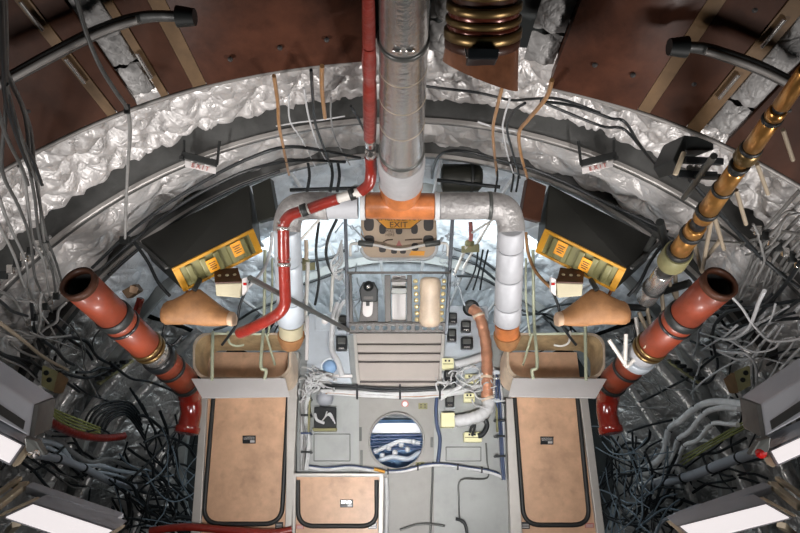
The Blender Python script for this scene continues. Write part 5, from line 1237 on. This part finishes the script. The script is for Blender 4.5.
# ================================================================== light fixtures
def fixture(A, B, Cc, up, label, ends=True, depth=.05):
    A, B, Cc = W(*A), W(*B), W(*Cc); D = B+Cc-A; n = (B-A).cross(Cc-A).normalized(); n = n if n.dot(V((0, 0, H))-A) > 0 else -n
    u, v = (B-A).normalized(), (Cc-A).normalized()
    root = thing('light_fixture', label, 'light', (A+B+Cc+D)/4-V((0, 0, .05)), 'rectangular lights along the lower sides')
    part('diffuser', MB().prism([A, B, D, Cc], -n*.006, .002), M['lamp'], root)
    g = .010
    part('housing', MB().prism([A-u*g-v*g, B+u*g-v*g, D+u*g+v*g, Cc-u*g+v*g], V((0, depth, .0)), .004), M['lamp_body'], root).location = -n*.004
    part('top_strip', MB().prism([A-u*g-v*(g+.034), B+u*g-v*(g+.034), B+u*g-v*g, A-u*g-v*g], V((0, depth, .0)), .003), M['lamp_body'], root)
    for e, s_ in ((A, -1), (B, 1)):
        f = e+(Cc-A)
        part('end_bracket', MB().prism([e+u*s_*g-v*.025, e+u*s_*(g+.014)-v*.025, f+u*s_*(g+.014)+v*.01, f+u*s_*g+v*.01], V((0, depth*.7, .0)), .003), M['lamp_cream'], root)
    part('mount_arm', MB().bar((A+Cc)/2-n*.05, (A+Cc)/2-n*.2-u*.06+V((0, .1, .06)), .014, .01), M['lamp_cream'], root)
    for k in range(4): part('clip', MB().box(A+(B-A)*(.25+.17*k)-v*(g+.036)-n*.02, .007, .005, .006, .001), M['chrome'], root)
    return root
fixture((33, 504, 2.25), (112, 530, 2.2), (6, 516.5, 2.12), None, 'rectangular light with a pale pink face at the lower left corner')
fixture((766, 504, 2.2), (680, 526, 2.2), (789, 517, 2.07), None, 'rectangular light with a pale pink face at the lower right corner')
fixture((-18, 425, 2.2), (22, 445, 2.25), (-32, 442, 2.12), None, 'rectangular light at the left edge under the grey box')
fixture((830, 424, 2.15), (771, 451, 2.25), (839, 436, 2.09), None, 'rectangular light at the right edge under the grey box')
def grey_box(sg):
    m = lambda x: x if sg < 0 else 795-x; sd = 'left' if sg < 0 else 'right'
    root = thing('grey_box', 'grey box with a black stripe above the light at the %s edge' % sd, 'box', W(m(10), 445, 2.3), 'grey boxes above the edge lights')
    q = [W(m(-30), 362, 2.2), W(m(34), 404, 2.35), W(m(29), 437, 2.3), W(m(-30), 405, 2.15)]
    part('box_body', MB().prism(q, (0, .14, 0), .008), M['lamp_body'], root)
    f = lambda a, b: (q[0]*(1-a)+q[1]*a)*(1-b)+(q[3]*(1-a)+q[2]*a)*b+V((0, -.003, 0))
    part('stripe', MB().prism([f(.02, .52), f(.90, .62), f(.89, .88), f(.02, .78)], (0, .004, 0), .001), M['black'], root, 'black stripe')
    part('end_cap', MB().prism([q[1], q[1]+V((-.012*sg, .01, -.004)), q[2]+V((-.012*sg, .01, -.004)), q[2]], (0, .12, 0), .003), M['frame'], root)
    e = W(m(33), 449 if sg < 0 else 455, 2.24)
    part('lens_mount', MB().prism([W(m(24), 437, 2.22), W(m(36), 441, 2.24), W(m(45), 456, 2.26), W(m(26), 452, 2.22)], (0, .03, 0), .004), M['rod_dark'], root)
    part('lens', MB().lathe(W(m(34), 453, 2.25), W(m(34), 453, 2.2), [(0, .02), (.015, .018), (.026, .001)], 18), M['lens' if sg > 0 else 'chrome'], root, 'red lens' if sg > 0 else None)
grey_box(-1); grey_box(1)
for mx, sd in ((lambda x: x, 'left'), (lambda x: 797-x, 'right')):
    root = thing('support_arm', 'cream forked arm holding the %s corner light' % sd, 'bracket', W(mx(18), 500, 2.3), 'cream arms of the corner lights')
    part('arm', MB().bar(W(mx(-4), 508, 2.2), W(mx(26), 484, 2.42), .014, .012, .004), M['lamp_cream'], root)
    part('arm', MB().bar(W(mx(12), 484, 2.44), W(mx(36), 488, 2.44), .012, .01, .004), M['lamp_cream'], root)
    part('arm', MB().bar(W(mx(-8), 498, 2.3), W(mx(20), 478, 2.46), .010, .008, .003), M['lamp_cream'], root)
    q = MB().prism([W(mx(25), 486, 2.36), W(mx(118), 518, 2.32), W(mx(118), 523, 2.32), W(mx(25), 494, 2.36)], (0, .05, 0), .004)
    part('back_channel', q, M['lamp_body'], root)
run([(700, 505), (665, 520), (655, 535)], .012, 'lamp_body', 'grey rod slanting behind the right corner light', 'rod', .5, 8)

# ================================================================== light and camera
def area(name, loc, target, sx, sy, e, col, spread=None):
    l = bpy.data.lights.new(name, 'AREA'); l.shape = 'RECTANGLE'; l.size = sx; l.size_y = sy; l.energy = e; l.color = col
    if spread: l.spread = math.radians(spread)
    o = bpy.data.objects.new(name, l); C.objects.link(o); o.location = loc
    o.rotation_euler = (V(target)-V(loc)).to_track_quat('-Z', 'Y').to_euler(); return o
area('side_light_left', (-1.45, 1.25, H-.95), (.3, 2.75, H+.45), .1, .6, 13, (1, .95, .92), 96)
area('side_light_right', (1.45, 1.25, H-.95), (-.3, 2.75, H+.45), .1, .6, 13, (1, .95, .92), 96)
area('bay_fill_left', (-.75, 2.3, H-1.1), (-1.1, 2.85, H+.45), .4, .1, 2.6, (1, .95, .92), 72)  # added pair of unseen fill lights below view, brightening the second bay's blanket
area('bay_fill_right', (.75, 2.3, H-1.1), (1.1, 2.85, H+.45), .4, .1, 2.6, (1, .95, .92), 72)
area('console_fill', (0, .35, H-.5), (0, 3.6, H-.85), .5, .3, 9.5, (1, .97, .95), 56)  # unseen fill light added near the camera to brighten the console
area('nose_light_left', (-.62, 4.07, H+.2), (-.1, 4.9, H-.3), 1.0, .22, 12, (.88, .97, 1))
area('nose_light_right', (.62, 4.07, H+.2), (.1, 4.9, H-.3), 1.0, .22, 12, (.88, .97, 1))
area('port_light', con(396.5, 420, -.06), con(396.5, 445, -.25), .12, .05, .15, (.85, .93, 1))

w = bpy.data.worlds.new('hall'); S.world = w; w.use_nodes = True
w.node_tree.nodes['Background'].inputs['Color'].default_value = (.16, .26, .30, 1); w.node_tree.nodes['Background'].inputs['Strength'].default_value = .09

cam = bpy.data.cameras.new('camera'); co = bpy.data.objects.new('camera', cam); C.objects.link(co); S.camera = co
co.location = (0, 0, H); co.rotation_euler = (PI/2, 0, 0); cam.sensor_width = 36; cam.lens = 36*F/800; cam.clip_start = .05
vs_ = S.view_settings; S.display_settings.display_device = 'sRGB'; vs_.view_transform = 'Standard'; vs_.look = 'None'; vs_.gamma = 1; vs_.exposure = 0.0; vs_.use_curve_mapping = False
